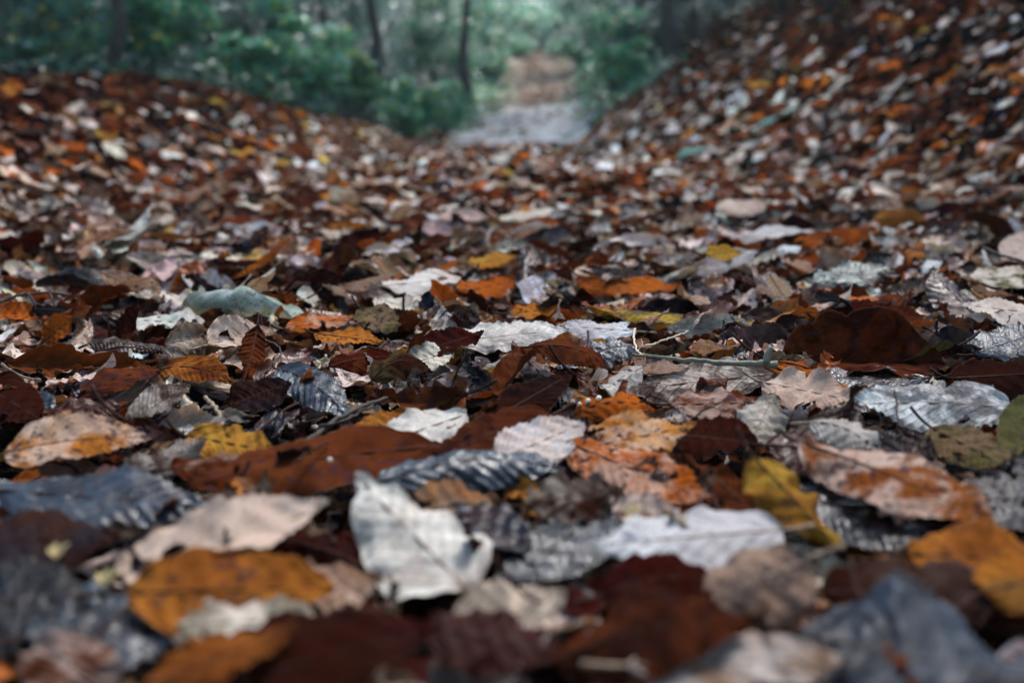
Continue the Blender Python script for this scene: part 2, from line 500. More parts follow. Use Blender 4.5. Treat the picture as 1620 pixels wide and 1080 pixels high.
# --- left, in focus
L_('mottled orange leaf', 'mottled orange leaf fading to pale pink, broad and ribbed, lying at the far left', 'ochre', (8,716,1.2), (248,694,1.6), 6.6, 'pale pink',
   af=34, kf=8, an=-10, kn=-16, mott=.75, spot=.75, vein=.35, arch=.004, shape='ovate', ser=.04, rough=.5, stalk=.0)
L_('yellow leaf', 'small bright yellow leaf with brown rim just right of the mottled orange leaf', 'yellow', (298,690,1.4), (428,712,1.0), 4.4, 'ochre',
   af=30, kf=10, an=-20, kn=-20, mott=.6, spot=.4, shape='round', rough=.45)
L_('red-orange curled leaf', 'red orange leaf with a purple sheen curling below the yellow leaf', 'rust', (268,742,1.2), (405,722,1.6), 3.8, 'pale pink',
   af=20, kf=-30, an=-20, kn=-30, mott=.35, spot=.3, rough=.35)
L_('ribbed grey leaf', 'small ribbed grey leaf standing on edge above the mottled orange leaf', 'grey brown', (205,668,1.2), (300,606,1.5), 3.4, 'pale grey',
   af=46, kf=10, an=12, kn=-20, mott=.5, vein=.85, rib=.0014, nveins=15, rough=.4, stalk=0)
L_('tan speckled leaf', 'brown and lilac speckled leaf arched over the litter at left', 'rust', (112,634,.8), (258,586,2.0), 4.6, 'slate grey',
   af=20, kf=-20, an=-22, kn=-14, mott=.6, spot=.5, arch=.006, rough=.42)
L_('orange-brown arched leaf', 'orange brown leaf with a lilac lower edge, arched beside the tan speckled one', 'rust', (250,585,1.4), (378,610,1.0), 4.6, 'ochre',
   af=28, kf=-16, an=-34, kn=-20, mott=.6, spot=.5, arch=.008, rough=.4, shape='ovate')
L_('dark red fold leaf', 'long dark red leaf with a glossy fold lying behind the mottled orange leaf', 'maroon', (60,655,.8), (205,640,1.6), 3.6, 'rust',
   af=24, kf=-20, an=-20, kn=-20, mott=.5, rough=.3)
L_('dark wedge leaf', 'dark reddish brown wedge shaped leaf at the left edge of the photo', 'dark brown', (-40,600,1.6), (72,668,1.4), 6.0, 'maroon',
   af=20, kf=0, an=-38, kn=0, mott=.5, rough=.4, shape='ovate')
L_('blue-grey creased leaf', 'blue grey creased leaf lying just right of the dark wedge leaf', 'slate grey', (-10,618,1.2), (88,652,.8), 4.4, 'pale grey',
   af=20, kf=0, an=-30, kn=-16, mott=.9, vein=.5, rough=.3)
L_('orange pointed leaf', 'bright orange pointed leaf tip sticking up near the left edge', 'orange', (70,540,.6), (118,500,3.0), 4.2, 'rust',
   roll=-30, af=40, kf=0, an=-10, kn=0, mott=.5, ser=.12, rough=.5)
L_('maroon upright leaf', 'dark maroon toothed leaf end standing upright like a small sail', 'maroon', (184,534,.4), (222,488,3.6), 4.6, 'dark brown',
   roll=-45, af=20, kf=0, an=0, kn=0, mott=.6, ser=.14, nveins=16, rough=.45, shape='round', stalk=0)
L_('rolled grey-green leaf', 'pale grey green leaf rolled into a thick tube, left of the middle', 'grey green', (290,500,.4), (505,506,.4), 13.0, 'grey green',
   af=10, kf=20, an=-12, kn=190, arch=.002, mott=.9, spot=.5, vein=.35, rib=.0002, ser=0, rough=.62, shape='ovate', wave=.002, nveins=8)
L_('pale pink upright leaf', 'pale pink leaf standing up in front of the rolled grey green leaf', 'pale pink', (330,545,.8), (432,520,1.4), 6.2, 'pale pink',
   af=52, kf=8, an=-8, kn=0, mott=.4, spot=.12, vein=.12, rough=.6, shape='ovate')
L_('grey holed leaf', 'flat pale grey leaf with a ragged hole left of the rolled leaf', 'pale grey', (205,505,.8), (322,512,.8), 6.6, 'grey green',
   af=14, kf=0, an=-8, kn=0, mott=.7, spot=.3, hole=2, vein=.2, rough=.5, shape='round')
L_('brown leaf with upright stalk', 'dark rust leaf with its long stalk pointing straight up, left of middle', 'rust', (408,512,4.2), (388,612,.4), 3.4, 'dark brown',
   af=10, kf=30, an=50, kn=20, mott=.6, rough=.35, curl=.01, stalk=.012, shape='obovate')
L_('speckled ochre leaf', 'speckled ochre orange leaf flat beside the pale pink upright leaf', 'ochre', (500,528,.8), (606,540,1.0), 4.6, 'orange',
   af=14, kf=8, an=-20, kn=0, mott=.6, spot=.9, rough=.4)
L_('tan leaf tube', 'cream tan leaf rolled like a cigar before the grey holed leaf', 'tan', (262,545,1.0), (338,526,1.2), 4.4, 'cream',
   af=50, kf=90, an=-40, kn=-70, mott=.5, rough=.5, stalk=0, rib=.0009)
L_('striped rib leaf', 'narrow dark leaf edged with a row of pale ribs, left side', 'grey brown', (140,545,1.0), (258,558,1.4), 3.0, 'pale grey',
   af=30, kf=-60, an=-40, kn=-30, mott=.5, vein=.9, rib=.0014, nveins=18, arch=.005, rough=.35)
L_('orange curled strip leaf', 'orange leaf right of the rolled leaf with edge curled over', 'orange', (452,520,.8), (560,500,1.0), 4.2, 'pale pink',
   af=18, kf=30, an=-24, kn=0, mott=.45, spot=.2, rough=.5)
L_('dark toothed leaf', 'dark brown toothed leaf leaning on the litter left of middle', 'dark brown', (362,642,.8), (462,604,2.2), 5.6, 'slate grey',
   af=32, kf=0, an=-14, kn=-20, mott=.5, vein=.5, ser=.10, rib=.0008, rough=.35)
L_('slate ribbed leaf', 'slate grey ribbed leaf arching down between dark leaves', 'slate grey', (438,584,1.6), (556,664,.6), 5.0, 'pale grey',
   af=14, kf=-20, an=-30, kn=-30, mott=.75, vein=.75, rib=.0013, nveins=15, arch=.008, rough=.3)
L_('small rust-orange leaf', 'small orange brown leaf tucked behind the torn cream leaf', 'ochre', (560,688,.8), (674,658,1.4), 4.0, 'rust',
   af=34, kf=0, an=-10, kn=0, mott=.6, spot=.5, rough=.45, ser=.08)
L_('torn cream leaf', 'torn cream white leaf with ragged edges in front of the middle', 'cream', (738,655,1.8), (560,716,.8), 5.6, 'cream',
   af=10, kf=14, an=-18, kn=-20, mott=.4, spot=.15, vein=.12, tear=.4, rough=.6, shape='long', stalk=0, wave=.002)
L_('long rust leaf', 'very long rust brown leaf lying across the left foreground', 'rust', (700,706,1.4), (292,768,1.4), 7.6, 'dark brown',
   af=20, kf=-16, an=-36, kn=-16, mott=.55, spot=.5, arch=.004, rough=.4, shape='long', rib=.0004, nveins=16)
L_('dark brown folded leaf', 'dark brown leaf folded along its midrib behind the long rust leaf', 'dark brown', (872,656,1.8), (668,736,1.2), 5.8, 'rust',
   af=18, kf=-10, an=-34, kn=-10, mott=.6, rough=.42, shape='ovate', arch=.003)
L_('slate rolled leaf', 'shiny slate blue leaf rolled into a long tube below the long rust leaf', 'slate grey', (600,764,1.2), (892,742,1.0), 6.6, 'pale grey',
   af=30, kf=-70, an=-30, kn=-60, mott=.75, vein=.45, arch=.010, rough=.27, shape='long', nveins=12, rib=.0006)
L_('pinkish grey folded leaf', 'pinkish grey leaf folded to a point right of the dark folded leaf', 'pale grey', (786,728,1.2), (925,668,2.0), 5.4, 'pale pink',
   af=34, kf=0, an=-26, kn=0, mott=.6, vein=.3, rough=.45)
L_('ochre blotched leaf', 'ochre leaf with purple blotches right of centre', 'ochre', (928,708,1.0), (1102,672,2.0), 6.8, 'pale pink',
   af=26, kf=-12, an=-12, kn=-24, mott=.6, spot=.95, rough=.45, shape='ovate')
L_('salmon blotched leaf', 'salmon orange leaf with dark blotches, its tip pointing to lower right', 'orange', (898,700,1.4), (1134,796,.6), 5.6, 'pale pink',
   af=22, kf=-6, an=-32, kn=-14, mott=.6, crumple=.01, spot=.9, rough=.4, shape='long')
L_('orange-brown domed leaf', 'orange brown domed leaf right of centre behind the ochre blotched leaf', 'orange', (908,655,1.2), (1038,650,1.2), 4.6, 'rust',
   af=16, kf=-20, an=-30, kn=-20, mott=.6, spot=.4, arch=.008, rough=.45, ser=.07)
L_('brown arched leaf', 'large brown leaf arching down at the very middle', 'rust', (842,548,3.4), (972,592,1.2), 5.4, 'dark brown',
   af=10, kf=-20, an=-42, kn=-14, mott=.65, spot=.3, arch=.010, rough=.4, shape='ovate', ser=.03)
L_('cupped hollow leaf', 'dark leaf cupped into a hollow at the centre', 'rust', (792,628,1.4), (852,540,3.2), 5.0, 'dark brown',
   af=30, kf=40, an=46, kn=40, mott=.5, rough=.35, shape='ovate')
L_('long blackish-brown leaf', 'blackish brown leaf stretched in front of the cupped hollow leaf', 'dark brown', (764,672,1.0), (905,590,2.2), 4.6, 'blackish',
   af=30, kf=-20, an=-24, kn=-20, mott=.7, rough=.38)
L_('dark peaked leaf', 'dark olive brown leaf bent into a peak left of centre', 'dark brown', (588,602,1.0), (682,590,1.0), 5.0, 'olive',
   af=30, kf=-30, an=-42, kn=0, arch=.014, mott=.6, rough=.5, shape='ovate', ser=.06)
L_('cream scrap leaf', 'cream leaf with thin dark veins between the dark peaked leaves', 'cream', (645,576,1.0), (718,556,1.4), 5.2, 'pale pink',
   af=36, kf=0, an=-12, kn=0, mott=.4, spot=.2, vein=.3, rough=.55)
L_('red-brown boat leaf', 'red brown boat shaped leaf left of the dark peaked leaf', 'maroon', (520,580,1.2), (640,566,1.2), 4.4, 'rust',
   af=26, kf=-10, an=-30, kn=-20, mott=.7, rough=.36, arch=.004)
L_('serrated red-brown leaf', 'serrated red brown leaf with tip raised left of the silvery leaf', 'maroon', (650,560,1.2), (766,525,2.8), 5.2, 'dark brown',
   af=28, kf=0, an=-30, kn=0, mott=.6, ser=.12, rough=.4, tear=.2)
L_('silvery mottled leaf', 'silvery white mottled leaf just behind the brown arched leaf', 'pale grey', (716,540,1.2), (900,520,1.6), 7.6, 'slate grey',
   af=20, kf=0, an=-16, kn=-20, mott=.55, spot=.2, vein=.25, rough=.3, tear=.2, wave=.002)
L_('pale blue long leaf', 'pale blue grey long leaf stretched right of the silvery leaf', 'pale grey', (1008,524,1.4), (880,514,1.4), 5.0, 'pale grey',
   af=16, kf=0, an=-20, kn=-16, mott=.3, vein=.1, rough=.4, stalk=.02)
L_('slate domed leaf', 'slate grey finely ribbed dome leaf right of the brown arched leaf', 'slate grey', (932,566,1.2), (1012,552,1.4), 4.8, 'pale grey',
   af=28, kf=-30, an=-34, kn=-30, mott=.7, vein=.45, rib=.0008, arch=.006, rough=.3)
L_('small peaked orange leaf', 'small orange leaf with a brown peak at the middle of the litter', 'ochre', (806,496,.8), (884,488,1.2), 4.8, 'orange',
   af=22, kf=0, an=-16, kn=0, mott=.6, spot=.6, rough=.5)
L_('deep orange leaf', 'deep orange leaf lying behind the middle', 'orange', (724,462,.8), (826,442,1.4), 7.0, 'orange',
   af=20, kf=-10, an=-22, kn=-10, mott=.6, spot=.6, rough=.42, wave=.003)
L_('amber leaf', 'amber yellow leaf just behind the deep orange leaf', 'ochre', (740,418,.8), (818,406,1.6), 6.4, 'yellow',
   af=26, kf=-10, an=-20, kn=0, mott=.6, spot=.3, rough=.5)
L_('pale flat oval leaf', 'pale grey oval leaf lying flat left of the deep orange leaf', 'pale grey', (606,452,1.4), (732,440,1.4), 7.4, 'pale pink',
   af=20, kf=-10, an=-22, kn=0, mott=.3, spot=.2, vein=.1, rough=.45, shape='round')
L_('orange wavy leaf', 'orange wavy leaf with a pink end right of the middle', 'orange', (940,456,1.0), (1078,452,1.2), 6.4, 'orange',
   af=22, kf=0, an=-16, kn=-10, mott=.6, spot=.6, rough=.42, wave=.003)
L_('rust sickle leaf', 'narrow rust leaf curving like a sickle left of the orange wavy leaf', 'rust', (914,436,3.0), (962,470,1.0), 3.8, 'orange',
   af=20, kf=0, an=-30, kn=0, mott=.5, rough=.4)
L_('olive speckled leaf', 'olive leaf with dark speckles left of middle', 'olive', (572,488,2.0), (628,524,.8), 5.4, 'tan',
   af=30, kf=0, an=-26, kn=0, mott=.5, spot=.95, rough=.5)
L_('small brown peak leaf', 'small brown leaf with a short dark stalk standing up', 'rust', (640,492,2.8), (648,524,.8), 4.0, 'dark brown',
   af=10, kf=0, an=10, kn=0, mott=.5, rough=.45, stalk=.016, shape='round', up=(0,.5,1))
L_('striped cream leaf', 'cream leaf with fine stripes behind the small brown peak leaf', 'cream', (596,472,1.0), (664,492,1.2), 4.6, 'tan',
   af=30, kf=0, an=-10, kn=0, mott=.3, vein=.4, rib=.0008, rough=.5)
# --- right, in focus
L_('tall brown leaf', 'tall dark brown leaf standing on edge, the widest upright leaf at right', 'dark brown', (1236,574,.6), (1496,576,.6), 13.0, 'rust',
   af=66, kf=6, an=6, kn=-20, mott=.7, spot=.4, vein=.12, rough=.5, shape='round', tear=.25, ser=.02, wave=.003, rib=.0003, stalk=0)
L_('maroon leaf behind', 'maroon leaf leaning behind the tall brown leaf', 'maroon', (1300,506,1.6), (1470,500,1.6), 7.0, 'rust',
   af=36, kf=0, an=0, kn=0, mott=.4, rough=.45, ser=.05)
L_('brown ribbed wet leaf', 'wet brown ribbed leaf lying in front of the tall brown leaf', 'dark brown', (1475,598,.6), (1228,600,.6), 5.0, 'slate grey',
   af=6, kf=0, an=-16, kn=-10, mott=.7, spot=.4, vein=.4, rough=.22, rib=.0009)
L_('grey brown veined leaf', 'grey brown leaf with dark slanting veins under the green grey twig', 'grey brown', (1226,592,.8), (968,618,.8), 8.6, 'pale pink',
   af=12, kf=0, an=-18, kn=-10, mott=.75, spot=.45, vein=.85, nveins=12, rib=.0008, rough=.4, stalk=0)
L_('pale pink torn leaf', 'pale pink torn leaf with a pointed peak right of centre', 'pale pink', (1206,604,1.2), (1356,634,.8), 6.0, 'pale pink',
   af=20, kf=40, an=-26, kn=0, mott=.5, spot=.12, vein=.15, rough=.55, tear=.35, wave=.004)
L_('rust leaf with lilac edge', 'rust leaf with lilac lower edge left of the cream curled leaf', 'rust', (1060,640,1.0), (1215,636,1.2), 5.6, 'pale pink',
   af=22, kf=-10, an=-16, kn=-20, mott=.5, spot=.6, rough=.38)
L_('large grey veined leaf', 'large grey white leaf with strong dark slanting veins at right', 'pale grey', (1604,646,1.2), (1345,640,1.4), 9.4, 'slate grey',
   af=26, kf=-16, an=-14, kn=-16, mott=.8, spot=.3, vein=.8, nveins=12, rib=.0012, arch=.003, rough=.35, shape='long', ser=.07)
L_('fringed dark leaf', 'dark brown leaf with a pale fringed top edge at far right', 'dark brown', (1508,598,1.6), (1680,588,1.8), 7.0, 'blackish',
   af=20, kf=0, an=-50, kn=-10, mott=.4, rough=.4, ser=.06, wave=.002)
L_('slate ribbed corner leaf', 'slate leaf with fine ribs behind the fringed dark leaf', 'slate grey', (1540,560,1.4), (1660,520,2.4), 7.0, 'pale grey',
   af=26, kf=-20, an=-20, kn=-20, mott=.6, vein=.8, rib=.0014, nveins=17, rough=.3)
L_('pale ribbed leaf', 'pale beige ribbed leaf running out of the photo at right', 'pale pink', (1690,500,1.8), (1520,482,2.2), 7.6, 'tan',
   af=16, kf=0, an=-26, kn=0, mott=.3, vein=.3, rib=.0009, rough=.5)
L_('lime leaf', 'yellow green and cream leaf near the right edge', 'olive', (1538,444,1.6), (1680,430,2.2), 9.0, 'cream',
   af=22, kf=-10, an=-20, kn=0, mott=.9, rough=.45)
L_('cream curled leaf', 'cream and mustard curled leaf standing right of centre', 'cream', (1188,698,.6), (1226,622,2.8), 4.8, 'olive',
   af=20, kf=-30, an=-30, kn=-30, mott=.5, vein=.4, rib=.0008, rough=.5, shape='ovate')
L_('dark serrated leaf', 'dark brown serrated leaf left of the cream curled leaf', 'dark brown', (1072,688,.8), (1200,700,1.2), 6.0, 'maroon',
   af=30, kf=0, an=-20, kn=-10, mott=.6, ser=.12, rough=.42)
L_('crimson leaf', 'deep crimson brown leaf right of the cream curled leaf', 'maroon', (1212,704,.8), (1375,712,1.4), 6.4, 'rust',
   af=30, kf=-20, an=-30, kn=-20, mott=.4, rough=.3)
L_('white striped curl leaf', 'white leaf with dark stripes curling over the crimson leaf', 'pale grey', (1284,668,2.0), (1390,716,1.4), 4.4, 'slate grey',
   af=20, kf=-40, an=-40, kn=-30, mott=.4, vein=.6, rib=.0009, arch=.006, rough=.35)
L_('olive fold leaf', 'olive tan leaf under the large grey veined leaf', 'olive', (1474,676,1.2), (1600,742,.8), 5.0, 'tan',
   af=24, kf=0, an=-30, kn=0, mott=.6, spot=.4, rough=.45)
L_('olive leaf at edge', 'olive green leaf standing up against the right edge', 'olive', (1600,722,1.0), (1655,615,2.4), 4.6, 'olive',
   af=30, kf=0, an=-20, kn=0, mott=.5, spot=.3, rough=.45, shape='ovate')
L_('dark curled leaf', 'dark brown curled leaf with a white flank below the large veined leaf', 'dark brown', (1378,742,.6), (1472,690,1.8), 5.4, 'slate grey',
   af=30, kf=10, an=-30, kn=-30, mott=.6, vein=.4, rough=.32)
L_('yellow wilted leaf', 'yellow wilted leaf with brown midrib hanging down right of centre', 'yellow', (1192,722,3.8), (1330,868,.6), 4.6, 'amber brown',
   up=(.2,-.6,.8), af=-24, kf=0, an=-24, kn=0, mott=.6, spot=.45, rough=.4, shape='ovate', wave=.003)
L_('long mottled rust leaf', 'long mottled brown orange leaf slanting down to the right foreground', 'amber brown', (1268,700,2.6), (1592,838,1.6), 6.4, 'pale pink',
   af=14, kf=-10, an=-42, kn=-10, mott=.75, spot=.7, rough=.4, shape='long', arch=.003, wave=.003)
L_('ochre right leaf', 'ochre brown leaf at the right edge of the foreground', 'amber brown', (1436,876,1.2), (1700,886,1.6), 6.8, 'ochre',
   af=24, kf=-10, an=-20, kn=-20, mott=.6, spot=.4, rough=.42, wave=.002)
L_('black-blue glossy leaf', 'blackish glossy leaf under the long mottled rust leaf', 'blackish', (1260,770,.6), (1460,868,.2), 7.0, 'slate grey',
   af=10, kf=0, an=-40, kn=0, mott=.4, rough=.2)
L_('slate right leaf', 'dark slate brown leaf at right behind the long mottled rust leaf', 'slate grey', (1500,790,1.4), (1690,790,1.8), 7.0, 'dark brown',
   af=26, kf=-20, an=-34, kn=-10, mott=.7, vein=.4, rough=.34, rib=.0008)
# --- foreground
L_('white crinkled leaf', 'large white crinkled leaf standing in the foreground left of centre', 'cream', (742,935,.4), (562,752,3.6), 8.8, 'tan',
   af=-8, kf=0, an=-8, kn=-10, up=(.05,-.35,.95), crumple=.036, mott=.35, spot=.3, vein=.5, rib=.0003, nveins=9, rough=.5, shape='ovate', ser=.03, wave=.003, tear=.12)
L_('pale rim leaf', 'pale pink leaf cupped round the orange leaf in the left foreground', 'pale pink', (176,915,.5), (526,806,3.4), 8.0, 'pale pink',
   af=28, kf=10, an=-4, kn=14, mott=.3, spot=.05, vein=.1, rib=.0003, rough=.6, shape='long', curl=.004)
L_('orange foreground leaf', 'broad orange brown leaf resting in front of the pale rim leaf', 'ochre', (200,938,1.8), (530,926,1.9), 7.2, 'amber brown',
   af=30, kf=8, an=-52, kn=0, mott=.85, spot=.5, vein=.06, rib=.0003, rough=.42, shape='long', ser=.02)
L_('lilac-brown end leaf', 'brown leaf with a pale lilac end right of the orange foreground leaf', 'tan', (452,936,1.2), (606,918,1.0), 4.8, 'pale pink',
   af=24, kf=0, an=-16, kn=0, mott=.7, spot=.3, rough=.45)
L_('slate foreground leaf', 'slate blue wrinkled leaf lying along the left edge', 'slate grey', (-60,770,2.0), (335,800,1.6), 8.6, 'pale grey',
   af=16, kf=-20, an=-24, kn=-20, mott=.75, spot=.3, vein=.4, rib=.0008, rough=.32, wave=.003)
L_('ribbed brown tube leaf', 'ribbed grey brown leaf edge between mottled orange and long rust leaves', 'grey brown', (184,760,1.0), (325,696,1.8), 4.2, 'pale grey',
   af=24, kf=-30, an=-36, kn=-30, mott=.5, vein=.9, rib=.0015, nveins=17, rough=.4)
L_('pale folded scrap leaf', 'beige leaf with an orange end behind the white crinkled leaf', 'tan', (640,800,1.4), (790,790,1.6), 5.0, 'ochre',
   af=28, kf=-10, an=-26, kn=0, mott=.6, spot=.2, rough=.5)
L_('dark slate ribbed leaf', 'dark slate leaf with silky ribs right of the white crinkled leaf', 'slate grey', (966,800,1.2), (788,924,.4), 7.0, 'blackish',
   af=14, kf=-16, an=-16, kn=-16, mott=.6, vein=.6, rib=.0009, nveins=16, rough=.26)
L_('teal-edged leaf', 'dark purple brown leaf with a pale blue edge behind the dark slate leaf', 'dark brown', (690,806,1.4), (842,868,1.2), 6.0, 'slate grey',
   af=20, kf=0, an=-20, kn=-10, mott=.8, rough=.25)
L_('pale lilac leaf', 'smooth pale lilac white leaf lying right of centre in the foreground', 'pale grey', (1236,838,1.6), (924,862,1.4), 8.0, 'pale grey',
   af=8, kf=0, an=-32, kn=-6, mott=.3, spot=.2, vein=.6, rib=.0004, nveins=9, rough=.55, shape='ovate', ser=.05, tear=.02, crumple=.006)
L_('wilted brown scrap leaf', 'white and dark brown wilted leaf behind the pale lilac leaf', 'dark brown', (832,800,1.6), (982,768,2.2), 5.8, 'cream',
   af=16, kf=0, an=-44, kn=0, mott=.35, rough=.4, ser=.1, wave=.003)
L_('maroon tip leaf', 'maroon leaf tip poking up before the pale lilac leaf', 'maroon', (960,938,1.0), (1150,926,1.0), 5.6, 'dark brown',
   af=30, kf=-30, an=-30, kn=0, arch=.006, mott=.4, rough=.4)
L_('tan grey leaf', 'soft tan grey leaf behind the maroon foreground leaf right of centre', 'tan', (1276,884,2.4), (1096,962,.8), 7.4, 'slate grey',
   af=12, kf=-20, an=-30, kn=-10, mott=.7, vein=.2, rough=.4, shape='ovate')
L_('pale pink foreground leaf', 'pale pink and grey leaf lying low in the centre foreground', 'pale pink', (716,986,1.2), (896,942,1.6), 4.8, 'slate grey',
   af=26, kf=0, an=-20, kn=0, mott=.6, rough=.45)
L_('cream strip leaf', 'cream and olive strip of leaf in the left foreground', 'cream', (262,986,1.0), (530,980,1.6), 4.4, 'olive',
   af=16, kf=0, an=-20, kn=-20, mott=.7, rough=.4, vein=.3)
L_('large dark foreground leaf', 'large dark reddish brown leaf filling the bottom left foreground', 'dark brown', (226,1118,1.4), (700,985,2.6), 9.4, 'maroon',
   af=22, kf=-20, an=-30, kn=-10, mott=.5, rough=.36, shape='ovate')
L_('ochre rim leaf', 'brown leaf with an ochre upper rim at the bottom left', 'amber brown', (224,1090,2.4), (470,988,3.0), 3.4, 'rust',
   af=10, kf=0, an=-30, kn=0, mott=.5, rough=.4)
L_('chestnut foreground leaf', 'chestnut brown leaf in the bottom centre foreground', 'dark brown', (876,1046,1.0), (1192,984,2.6), 6.4, 'rust',
   af=20, kf=-20, an=-44, kn=-10, mott=.5, rough=.4, arch=.006)
L_('dark centre foreground leaf', 'dark maroon leaf low in the bottom centre beside the chestnut leaf', 'maroon', (670,990,1.6), (900,1030,1.2), 5.4, 'dark brown',
   af=14, kf=-10, an=-36, kn=-10, mott=.5, rough=.33)
L_('taupe strip leaf', 'taupe and cream leaf lying along the bottom edge', 'tan', (994,1052,1.6), (1340,1040,1.6), 5.4, 'pale grey',
   af=18, kf=-10, an=-30, kn=0, mott=.7, rough=.4)
L_('slate blue corner leaf', 'big slate blue wrinkled leaf in the bottom right corner', 'slate grey', (1256,1000,1.4), (1640,1080,1.6), 11.0, 'pale grey',
   af=12, kf=-6, an=-24, kn=-10, mott=.5, spot=.3, vein=.25, rib=.0009, rough=.38, shape='round', wave=.004)
L_('dark corner leaf', 'dark brown leaf in the right foreground above the slate blue corner leaf', 'dark brown', (1300,936,1.2), (1600,930,1.6), 7.6, 'grey brown',
   af=20, kf=-20, an=-30, kn=-10, mott=.6, rough=.38)
L_('mustard edge leaf', 'mustard leaf low at the right edge of the foreground', 'ochre', (1556,936,1.8), (1700,900,2.0), 5.2, 'olive',
   af=20, kf=0, an=-30, kn=0, mott=.6, rough=.4)
L_('brown left corner leaf', 'dark purplish brown leaf behind the pale rim leaf at left', 'dark brown', (-40,850,2.0), (190,850,1.6), 8.0, 'slate grey',
   af=18, kf=-20, an=-30, kn=-10, mott=.6, rough=.34)
L_('slate left corner leaf', 'slate blue leaf with pale streaks in the lower left foreground', 'slate grey', (40,1010,1.2), (330,960,.8), 8.0, 'pale grey',
   af=14, kf=0, an=-20, kn=0, mott=.55, vein=.3, rough=.3, wave=.003)
L_('dark lower-left leaf', 'dark blue black leaf at the left edge of the foreground', 'blackish', (-60,960,2.0), (150,940,1.6), 8.6, 'slate grey',
   af=20, kf=-10, an=-40, kn=-10, mott=.6, rough=.3)
L_('russet bottom-left leaf', 'russet leaf with a pale end at the bottom left corner', 'rust', (150,1010,1.8), (60,1110,1.0), 6.0, 'pale pink',
   af=20, kf=-10, an=-30, kn=0, mott=.5, rough=.4)
# --- behind the focus
L_('beige rounded leaf', 'beige rounded leaf, blurred, lying well behind at right of middle', 'pale pink', (1138,332,3.0), (1210,322,3.4), 8.6, 'tan',
   af=36, kf=-20, an=-30, kn=-30, mott=.3, rough=.6, shape='round')
L_('white streak leaf', 'long white leaf far behind near the centre', 'cream', (790,350,2.0), (880,330,3.0), 5.6, 'pale grey',
   af=20, kf=0, an=-20, kn=0, mott=.2, rough=.5)
L_('pale grey wide leaf', 'wide pale grey leaf behind the pale ribbed curl leaf', 'pale grey', (1135,372,2.0), (1290,366,2.4), 8.0, 'pale grey',
   af=10, kf=0, an=-20, kn=0, mott=.4, rough=.4)
L_('rust broad leaf', 'broad rust leaf behind and left of the right edge', 'rust', (1258,385,1.4), (1400,362,2.6), 8.6, 'orange',
   af=22, kf=-10, an=-30, kn=0, mott=.5, rough=.42)
L_('ribbed pale curl leaf', 'pale ribbed leaf curling up right of the middle behind the focus', 'pale grey', (1100,436,.8), (1200,396,3.4), 5.4, 'tan',
   af=40, kf=30, an=-16, kn=0, mott=.3, vein=.6, rib=.0015, nveins=15, rough=.5)
L_('small lemon leaf', 'small lemon yellow leaf behind the ribbed pale curl leaf', 'yellow', (1118,404,4.6), (1172,396,5.0), 6.0, 'ochre',
   af=30, kf=-20, an=-20, kn=0, mott=.4, rough=.5)
L_('cigar leaf', 'beige leaf rolled like a cigar slanting behind the maroon leaf', 'tan', (1294,396,2.6), (1352,424,1.6), 4.0, 'pale pink',
   af=50, kf=100, an=-50, kn=-90, mott=.4, rough=.5, stalk=0)
L_('teal-grey crumpled leaf', 'dark teal grey crumpled leaf behind the tall brown leaf', 'slate grey', (1290,448,1.4), (1410,420,2.6), 8.0, 'grey green',
   af=24, kf=-10, an=-20, kn=0, mott=.6, vein=.5, rib=.0012, wave=.004, rough=.35)
L_('pale pink edge leaf', 'pale pink leaf standing at the right edge behind the lime leaf', 'pale pink', (1590,412,2.0), (1650,366,5.0), 6.5, 'pale grey',
   af=30, kf=0, an=-20, kn=0, mott=.3, rough=.5)
L_('green teal leaf', 'blurred teal green leaf up on the right bank', 'grey green', (1190,202,2.5), (1262,170,4.0), 14.0, 'grey green',
   af=30, kf=0, an=-30, kn=0, mott=.2, rough=.3, green=1)
L_('green blade leaf', 'small blurred green leaf at the foot of the right bank', 'grey green', (1060,250,2.0), (1125,232,3.4), 9.0, 'grey green',
   af=30, kf=0, an=-30, kn=0, mott=.2, rough=.3, green=1)
L_('cream bank leaf', 'cream oval leaf shining on the upper right bank', 'cream', (1410,145,3.0), (1432,118,6.0), 6.6, 'cream',
   af=20, kf=0, an=-20, kn=0, mott=.2, rough=.5, shape='round')
L_('white bank leaf', 'white oval leaf beside the cream one on the right bank', 'cream', (1438,128,4.0), (1466,118,5.0), 6.0, 'cream',
   af=30, kf=0, an=-20, kn=0, mott=.2, rough=.5, shape='round')
L_('brown dusk leaf', 'rust brown leaf standing behind the left bank foot', 'rust', (100,280,2.0), (145,262,4.0), 10.0, 'dark brown',
   af=30, kf=0, an=-20, kn=0, mott=.4, rough=.5)
